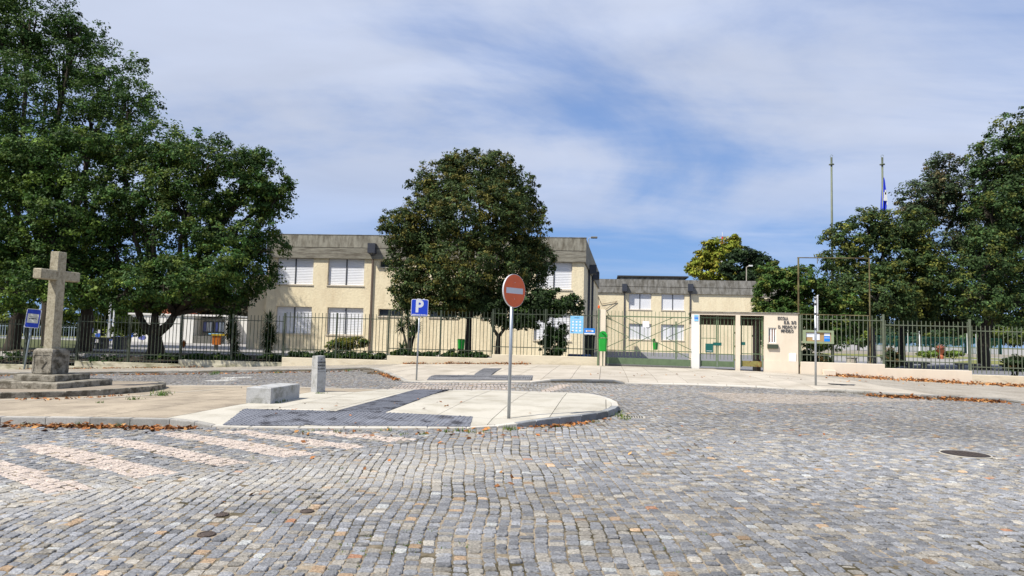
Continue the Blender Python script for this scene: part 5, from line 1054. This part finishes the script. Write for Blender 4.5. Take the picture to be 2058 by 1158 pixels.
tree('small_leafy_tree', 'small light yellow-green tree between the dark trunk and the low white building', (256, 708), 50, [(256, 680, 0)], [(256, 650, 24, 14, 0), (240, 658, 18, 11, 0), (275, 658, 22, 11, 0), (262, 668, 26, 9, 0)], 5000, ((.12, .16, .025), YG, .3), .08, lsz=.10, csz=.35, seed=41, kper=50, limb=4)
# --- shrubs
def shrub(name, label, ells, Y, n, cols, lsz=.06, csz=.22, seed=1, cat='shrub', group=None, stems=3, kper=50, sz0=0.):
    rng = np.random.default_rng(seed); E, C, S, H, L_, nr, ci = crown_points(ells, Y, n, rng, csz, .3, kper); O_ = np.array([E[0][0][0], Y, sz0]); t = thing(name, label, cat, O_, group=group)
    cc = np.array(cols[0])*np.exp(rng.normal(0, .2, len(C)))[:, None]; k = rng.random(len(C)) < cols[2]; cc[k] = cols[1]; lc = cc[ci]*np.exp(rng.normal(0, .3, len(ci)))[:, None]
    kk = L_[:, 2] > sz0; leafmesh('foliage', (L_-O_)[kk], (lsz*rng.uniform(.6, 1.3, len(L_)))[kk], nr[kk], np.clip(lc, .005, .5)[kk], t); m = MB()
    for j in rng.integers(0, len(C), stems*3): m.tube([(rng.normal(0, .08), rng.normal(0, .05), 0), (C[j]-O_)*np.array([.5, .5, .6]), C[j]-O_], [.03, .02, .008], 5)
    m.build('stem', M('bark'), t); return t
shrub('clipped_shrub', 'dark ivy-like upright bush under the small forked tree', [(1113, 690, 24, 26, 0), (1118, 668, 22, 22, 0), (1112, 705, 26, 14, 0)], 35.3, 9000, ((.030, .065, .016), (.05, .10, .02), .2), .06, .25, seed=51)
shrub('golden_bush', 'yellowish feathery bush in front of the lower shuttered windows', [(690, 692, 22, 12, 0), (715, 690, 22, 12, 0), (672, 696, 14, 10, 0)], 37, 9000, ((.16, .155, .025), (.07, .12, .02), .3), .055, .22, seed=53)
gc = [(395, 716, 20, 7), (436, 717, 26, 8), (480, 718, 22, 7), (545, 716, 22, 7), (600, 713, 24, 9), (640, 713, 26, 9), (680, 711, 26, 10), (720, 712, 24, 9), (752, 713, 22, 8), (805, 708, 18, 9), (838, 712, 20, 7), (868, 711, 22, 8), (915, 709, 22, 10), (955, 712, 24, 7), (100, 715, 40, 12), (15, 715, 40, 14), (215, 720, 40, 8), (340, 716, 40, 6)]
gl = ['below the low white building', 'at the foot of the far left yucca', 'between the two left yuccas', 'at the foot of the second yucca', 'at the wall step beside the second yucca', 'directly above the marker stone', 'under the golden bush', 'right of the golden bush', 'below the downpipe', 'at the foot of the branching yucca', 'behind the parking sign pole', 'between parking sign and round tree', 'at the foot of the round tree', 'right of the round tree trunk', 'behind the stone cross pedestal', 'at the left edge behind the bus stop pole', 'left of the forked tree trunk', 'around the forked tree foot']
for i, (x_, y_, rx, ry) in enumerate(gc):
    Yb = float(fy(PX(x_, 35)))+.7; dk = x_ < 560
    shrub('low_shrub', 'low green shrub '+gl[i], [(x_, y_+3, rx, ry, 0), (x_-rx*.5, y_+4, rx*.5, ry*.8, .3), (x_+rx*.5, y_+4, rx*.5, ry*.7, 0)], Yb, 2600, ((.035, .075, .02), (.10, .15, .03), .2), .06, .16, seed=60+i, group='low shrubs along the railing', kper=40, sz0=-.6)
for i, (x_, y_, rx, ry) in enumerate([(1622, 716, 14, 12), (1650, 722, 14, 8), (1790, 720, 16, 20), (2040, 728, 20, 14)]):
    shrub('dark_bush', ['dark bush below the notice board, by the lettered wall', 'low bush behind the edge-on sign pole', 'spreading dark bush right of the first tall railing post', 'dark bush at the right edge behind the railing'][i], [(x_, y_, rx, ry, 0), (x_+4, y_+6, rx, ry*.7, 0)], 33.2, 3000, ((.03, .055, .018), (.14, .09, .03), .12), .06, .2, seed=90+i, group='bushes behind the right railing')
# yuccas
def yucca(name, label, base, Y, heads, n, blade, seed, branchy=False):
    rng = np.random.default_rng(seed); b0 = P(base[0], base[1], Y); t = thing(name, label, 'yucca', (b0[0], Y, -.1)); O_ = np.array([b0[0], Y, -.1]); m = MB(); V_ = []; F_ = []; Cc = []
    for hi, (hx, hy, hr, ln) in enumerate(heads):
        c = P(hx, hy, Y+rng.normal(0, .15))-O_; m.tube([(0, 0, 0), np.array([c[0]*.4, c[1]*.4, c[2]*.5]), c], [.09, .07, .05], 8); spread = ln/FPX*Y
        for k in range(n):
            z_ = rng.uniform(0, 1); o = c+np.array([0, 0, -hr/FPX*Y*z_]); az = rng.uniform(0, 6.28); el = R(rng.uniform(-40, 85))*(1-.5*z_)-R(25)*z_; d = np.array([math.cos(az)*math.cos(el), math.sin(az)*math.cos(el), math.sin(el)]); l = spread*rng.uniform(.7, 1.1); s = np.cross(d, (0, 0, 1.)); s /= np.linalg.norm(s)+1e-6; w = blade
            mid = o+d*l*.5; tip = o+d*l-np.array([0, 0, .10*l*rng.random()]); q = len(V_); V_ += [o-s*w*.6, o+s*w*.6, mid+s*w, mid-s*w, tip]; F_ += [(q, q+1, q+2, q+3), (q+3, q+2, q+4)]; cv = np.array([.045, .085, .025])*math.exp(rng.normal(0, .3)); cv = cv if z_ < .7 else cv*np.array([1.6, 1.0, .8]); Cc += [cv]*5
    q4 = [f for f in F_ if len(f) == 4]; q3 = [f for f in F_ if len(f) == 3]; npmesh('leaves', V_, [q4, q3], M('leaf'), t, col=np.array(Cc)); m.build('stem', M('bark'), t, smooth=True)
yucca('yucca_plant', 'tall spiky yucca left of the school corner, beside the shuttered window', (541, 712), 37, [(541, 640, 24, 24), (536, 668, 24, 22), (548, 664, 20, 22), (539, 690, 22, 22)], 200, .032, 1)
yucca('yucca_plant', 'spiky dark yucca before the low white building', (466, 714), 37, [(466, 634, 24, 22), (462, 655, 22, 22), (472, 662, 22, 22), (474, 694, 18, 17)], 200, .032, 2)
yucca('yucca_plant', 'branching yucca with bare stems behind the parking sign', (822, 716), 36.6, [(806, 648, 16, 20), (820, 636, 18, 20), (838, 650, 14, 17), (828, 660, 12, 18)], 170, .03, 3)
yucca('yucca_plant', 'small light green spiky yucca at the foot of the branching one', (808, 712), 36.2, [(808, 696, 10, 18)], 130, .03, 4)
# --- yard furniture, left
def boxthing(name, label, cat, px_, Y, w, d, h, m, rz=-YAW, legs=False, group=None, z=0):
    t = thing(name, label, cat, at(px_, Y, z), rz, group)
    if legs:
        MB().box(-w/2, w/2, -d/2, d/2, h-.12, h, .015).build('top', M(m), t); [MB().box(s*w*.3-.14, s*w*.3+.14, -d/2+.05, d/2-.05, -.02, h-.12).build('leg', M(m), t) for s in (-1, 1)]
    else: MB().box(-w/2, w/2, -d/2, d/2, -.02, h, .02).build('body', M(m), t)
    return t
boxthing('stone_table', 'long dark stone table behind the dark leaning trunk', 'table', 195, 43, 1.7, .7, .72, 'stone_dark', legs=True); boxthing('stone_bench', 'low stone bench in front of the dark stone table', 'bench', 188, 42, 1.3, .35, .4, 'stone_dark', legs=True)
t = boxthing('stone_planter', 'square dark planter box beside the stone table', 'planter', 243, 42.5, .68, .6, .72, 'stone_dark'); MB().box(-.40, .40, -.36, .36, .72, .80, .01).build('rim', M('stone_dark'), t)
t = thing('poster_bin', 'square brown bin with a yellow panel near the spiky yucca', 'bin', at(436, 46), R(5)); hh = 1.6-(676-658)/FPX*46; MB().box(-.24, .24, -.2, .2, .35, .98, .01).build('body', M('orange_panel'), t); MB().box(-.02-.1, .1, -.05, .05, 0, .35).build('foot', M('stone_dark'), t); MB().box(-.30, .75, -.25, .25, .98, 1.1).build('yellow_top', M('yellow_panel'), t)
t = thing('diamond_marker', 'small rusty orange diamond marker on a stick right of the forked trunk', 'marker', at(370, 38.5, -.1)); m = MB(); zc_ = 1.6-(691-655)/FPX*38.5+.1; m.add([(0, -.02, zc_-.24), (.15, -.02, zc_), (0, -.02, zc_+.24), (-.15, -.02, zc_), (0, .02, zc_-.24), (.15, .02, zc_), (0, .02, zc_+.24), (-.15, .02, zc_)], [(0, 1, 2, 3), (7, 6, 5, 4), (0, 4, 5, 1), (1, 5, 6, 2), (2, 6, 7, 3), (3, 7, 4, 0)]); m.build('panel', M('orange_sign'), t); MB().tube([(0, .03, 0), (0, .03, zc_)], .02, 6).build('stick', M('stone_pale'), t)
for i, (x_, y_, rx, rz_, mm_) in enumerate([(184, 664, 3, 6, 'play_violet'), (197, 674, 5, 4, 'play_blue'), (189, 684, 3, 4, 'play_violet'), (237, 680, 6, 4.5, 'play_violet'), (255, 681, 6, 5.5, 'play_blue'), (263, 673, 5, 6, 'play_blue'), (262, 663, 5, 4, 'play_violet'), (286, 679, 7.5, 4.5, 'play_violet'), (222, 683, 3, 2.5, 'play_blue')]):
    Yp = 56; c = P(x_, y_, Yp); t = thing('play_panel', ['small violet oval play panel highest at the left', 'bright blue play panel left of the two poles', 'little violet panel close to the ground left of the poles', 'violet oval play panel above the planter', 'blue oval play panel right of the planter', 'blue play panel in the middle of the cluster', 'violet play panel topping the cluster', 'isolated violet oval play panel before the white wall', 'tiny blue panel at the foot of the poles'][i], 'play panel', (c[0], Yp, 0), group='oval play panels on stakes'); a_ = rx/FPX*Yp; b_ = rz_/FPX*Yp; zc_ = max(c[2], b_)
    n = 14; MB().add([(a_*math.cos(2*math.pi*k/n), y, zc_+b_*math.sin(2*math.pi*k/n)) for y in (-.05, .05) for k in range(n)], [tuple(range(n)), tuple(range(2*n-1, n-1, -1))]+[(k, (k+1) % n, n+(k+1) % n, n+k) for k in range(n)]).build('panel', M(mm_), t); MB().tube([(0, .07, 0), (0, .07, zc_)], .03, 6).build('stake', M('stone_pale'), t)
for i, (x_, ty_) in enumerate(((219.5, 603), (228, 604))):
    Yp = 62+6*i; t = thing('light_pole', ['thicker grey pole in the left yard', 'thinner grey pole right beside the thicker one in the left yard'][i], 'pole', at(x_, Yp)); t.location = (P(x_, 645, Yp)[0], Yp, 0); MB().tube([(0, 0, 0), (0, 0, P(x_, ty_, Yp)[2])], [.13-.05*i, .08-.02*i], 8).build('shaft', M('lamp_white'), t); MB().lathe([(.2, -.02), (.2, .04), (.15, .05)], 10).build('foot', M('stone_pale'), t)
# rear fence at the far left
t = thing('rear_fence', 'distant light railing at the back of the left yard', 'fence', at(20, 64)); x0 = PX(-60, 64)-t.location[0]; x1 = PX(175, 64)-t.location[0]; bm3 = MB().box(-.02, .02, -.02, .02, 0, 1.25).mesh('bar', M('steel_dull'))
[MB().box(x0, x1, -.03, .03, z, z+.05).build('rail', M('steel_dull'), t) for z in (.12, 1.12)]; [inst('bar', bm3, t, (x0+(x1-x0)*k/44, 0, 0)) for k in range(45)]
# --- yard furniture, right
for i, (x_, w_) in enumerate(((1842, 1.5), (1945, 1.55), (2034, 1.5))): boxthing('stone_bench', ['dark stone bench left of the flower urn behind the right railing', 'dark stone bench between the urn and the large trunk', 'dark stone bench at the right edge behind the railing'][i], 'bench', x_, 46, w_, .45, .42, 'stone_dark', legs=True, group='stone benches along the path', z=.0)
t = thing('stump_planter', 'squat stone planter seen under the pipe frame', 'planter', at(1711, 47)); MB().lathe([(.28, 0), (.34, .1), (.33, .5), (.38, .58), (.38, .62), (.3, .6)], 12).build('bowl', M('stone_pale'), t)
t = thing('flower_urn', 'terracotta urn with pink flowers on the distant path', 'urn', at(1889.5, 80)); MB().lathe([(.32, 0), (.34, .3), (.22, .5), (.35, .75), (.55, 1.05), (.58, 1.1), (.4, 1.08)], 14).build('urn', M('terracotta'), t); rng = np.random.default_rng(5); n = 700; d = rng.normal(size=(n, 3)); d /= np.linalg.norm(d, axis=1, keepdims=True); c = d*rng.uniform(.3, 1, (n, 1))*np.array([.62, .5, .42])+np.array([0, 0, 1.32]); leafmesh('flowers', c, rng.uniform(.05, .10, n), d, np.where(rng.random((n, 1)) < .6, np.array([[.50, .16, .12]]), np.array([[.08, .12, .03]]))*np.ones((n, 3)), t)
for i, (x_, x2) in enumerate(((1848, 1885), (1894, 1936))):
    shrub('flower_bed', ['green planting strip left of the flower urn', 'green planting strip right of the flower urn'][i], [((x_+x2)/2, 711, (x2-x_)/2, 5, 0), ((x_+x2)/2-8, 712, (x2-x_)/3, 5, 0), ((x_+x2)/2+8, 711, (x2-x_)/3, 5, 0)], 80, 4000, ((.11, .17, .03), YG, .3), .10, .3, seed=120+i, cat='flower bed', group='planting strips by the urn')
MB().box(-24, 24, -.15, .15, 0, .45, .02).build('garden_wall', M('stone_pale'), loc=(PX(1840, 104), 104, 0), rot=(0, 0, -R(2))); tag(bpy.data.objects['garden_wall'], 'long low white garden wall across the distant lawn', 'wall')
for i, x_ in enumerate((1825, 1848, 1944, 1962)):
    t = thing('court_pole', 'thin pole of the distant sports court, '+['leftmost of four', 'second from the left', 'third from the left', 'rightmost of four'][i], 'pole', at(x_, 118), group='poles of the distant sports court'); MB().tube([(0, 0, 0), (0, 0, 4.4)], .09, 6).build('shaft', M('lamp_white'), t); MB().lathe([(.2, 0), (.2, .1)], 8).build('foot', M('stone_pale'), t)
t = thing('court_fence', 'distant green mesh fence round the sports court', 'fence', at(1880, 122)); W_ = 12; [MB().tube([(-W_+k*2.4, 0, 0), (-W_+k*2.4, 0, 3.1)], .06, 5).build('post', M('teal'), t) for k in range(11)]; [MB().box(-W_, W_, -.02, .02, z, z+.06).build('rail', M('teal'), t) for z in (.1, 1.6, 3.05)]; bm4 = MB().box(-.02, .02, -.01, .01, .1, 3.05).mesh('wire', M('teal')); [inst('wire', bm4, t, (-W_+k*.3, 0, 0)) for k in range(81)]
# ================================================================== LEAF LITTER AND WEEDS
def litter(name, path, n, spread, zf, seed, cols=((.30, .115, .035), (.24, .10, .035), (.36, .19, .07), (.16, .07, .03)), pile=.03, sz=.045, side=0, label=None):
    rng = np.random.default_rng(seed); pts = np.array([G(a, b)[:2] for a, b in path] if zf is not zP else [(PX(a, 32, b), fy(PX(a, 32, b))-.19) for a, b in path]); seg = np.linalg.norm(np.diff(pts, axis=0), axis=1); cum = np.concatenate([[0], np.cumsum(seg)]); s = rng.uniform(0, cum[-1], n)
    keep = smooth_noise(s, s*0, 2.2, seed)+rng.normal(0, .35, n) > -.35; s = s[keep]; x = np.interp(s, cum, pts[:, 0]); y = np.interp(s, cum, pts[:, 1]); o = rng.normal(0, spread, len(s)); st_ = rng.random(len(s)) < .12; o[st_] *= 3.5; y = y+(np.abs(o)*side if side else o); x = x+rng.normal(0, .05, len(s))
    z = np.array([zf(a, b) for a, b in zip(x, y)])+np.abs(rng.normal(0, pile, len(s)))*np.exp(-np.abs(o)/max(spread, .01))+.012; nr = rng.normal(0, .45, (len(s), 3))+np.array([0, 0, 1]); nr /= np.linalg.norm(nr, axis=1, keepdims=True)
    c = np.array(cols)[rng.integers(0, len(cols), len(s))]*np.exp(rng.normal(0, .25, len(s)))[:, None]; o_ = leafmesh(name, np.stack([x, y, z], -1), sz*rng.uniform(.6, 1.4, len(s)), nr, c, None, 'leaf_litter', .6); o_['kind'] = 'stuff'; return o_
zr = lambda x, y: float(gz(x, y))
litter('fallen_leaves', [(-80, 858), (60, 857), (105, 857), (200, 859), (300, 861), (395, 862)], 650, .06, zr, 1, pile=.025, side=-1)
litter('fallen_leaves', [(600, 868), (800, 869), (1000, 866), (1120, 862)], 90, .35, zr, 2, pile=.003)
litter('fallen_leaves', [(1060, 859), (1130, 855.5), (1180, 850), (1225, 842)], 170, .05, zr, 3, pile=.01, side=-1)
litter('fallen_leaves', [(800, 732.3), (900, 731.5), (1000, 731), (1065, 731.5)], 900, .10, zP, 4, pile=.05, side=-1, sz=.055)
litter('fallen_leaves', [(1640, 752), (1720, 757), (1800, 763), (1900, 768), (2000, 773), (2120, 779)], 3600, .22, zP, 5, pile=.07, side=-1, sz=.06, cols=((.40, .18, .06), (.34, .14, .05), (.46, .26, .11), (.24, .10, .04)))
litter('fallen_leaves', [(1740, 795.5), (1820, 800), (1900, 803.5), (2015, 809)], 1100, .10, zr, 6, pile=.04, side=-1, sz=.055)
litter('fallen_leaves', [(742, 746), (770, 753), (800, 765)], 420, .12, zr, 7, pile=.04, side=-1, sz=.055); litter('fallen_leaves', [(0, 756), (60, 756), (120, 755), (480, 751), (720, 746.5)], 700, .10, zr, 8, pile=.03, side=-1, sz=.05)
litter('fallen_leaves', [(-60, 743), (0, 743), (80, 743), (200, 741), (380, 740)], 600, .12, zP, 9, pile=.03, side=-1, sz=.05); litter('fallen_leaves', [(20, 815), (120, 815), (260, 806)], 60, .10, lambda x, y: zI(x, y), 10, pile=.005)
litter('fallen_leaves', [(100, 1000), (500, 960), (900, 930), (1300, 900), (1700, 880)], 46, 1.1, zr, 21, pile=0., sz=.04); litter('fallen_leaves', [(500, 845), (800, 830), (1100, 815)], 34, .9, lambda x, y: zI(x, y), 22, pile=0., sz=.035)
litter('fallen_leaves', [(1100, 758), (1400, 762), (1900, 785)], 60, .9, lambda x, y: zP(x, y), 23, pile=0., sz=.05)
def grass(name, spots, seed, n=26, h=.07, col=(.09, .15, .03)):
    rng = np.random.default_rng(seed); V_ = []; F_ = []; Cc = []
    for (x, y, z, s) in spots:
        for k in range(int(n*s)):
            a = rng.uniform(0, 6.28); o = np.array([x, y, z-.01])+np.array([rng.normal(0, .05*s), rng.normal(0, .05*s), 0]); hh = h*s*rng.uniform(.4, 1.2); d = np.array([math.cos(a), math.sin(a), 0]); tip = o+np.array([0, 0, hh])+d*hh*rng.uniform(.2, 1.1); sdir = np.array([-d[1], d[0], 0])*.004*(1+s); q = len(V_); V_ += [o-sdir, o+sdir, tip]; F_.append((q, q+1, q+2)); Cc += [np.array(col)*math.exp(rng.normal(0, .35))*(np.array([1.7, 1.2, .8]) if rng.random() < .3 else 1)]*3
    o = npmesh(name, V_, [F_], M('leaf'), None, col=np.array(Cc)); o['kind'] = 'stuff'; return o
sp = []
for x_, y_, s in ((1250, 838, 1.6), (1256, 843, 1.3), (1246, 828, 1.0), (1028, 864, 1.3), (1022, 862, 1), (895, 868, 1.0), (918, 867, 1.2), (850, 873, .9), (810, 874, .8), (612, 868, .8), (635, 866, .7), (678, 869, .9), (780, 866, .9), (712, 855, .5), (240, 857, 1.1), (318, 853, 1.5), (160, 855, 1.2), (55, 856, 1), (1120, 858, .7), (1195, 849, .9), (945, 869, 1.0), (975, 867, .7)):
    g = G(x_, y_); sp.append((*g, s))
rng = np.random.default_rng(77)
for k in range(420):     # moss and weeds standing in the joints
    x_, y_ = rng.uniform(380, 1500), rng.uniform(868, 1150); g = G(x_, y_)
    if smooth_noise(g[0], g[1], 1.6, 9) > .18: sp.append((*g, rng.uniform(.15, .4)))
grass('weeds', sp, 3)
sp = []
for x_, y_, s in ((322, 797, 1.8), (330, 793, 1.6), (270, 805, 1.4), (200, 812, .9), (640, 793, .9), (648, 793, .8), (555, 812, 1.0), (565, 809, 1.3), (575, 803, .8)):
    g = G(x_, y_, .1); sp.append((g[0], g[1], zI(g[0], g[1]), s))
for x_, y_, s in ((110, 757, 1.5), (430, 753, 1.5), (436, 750, 1.5), (560, 750, 1.2), (650, 748, 1.2), (700, 746, 1.2)): g = G(x_, y_); sp.append((*g, s*1.4))
grass('weeds', sp, 4, col=(.07, .14, .03))
# worn joints with moss: handled by the bedding material
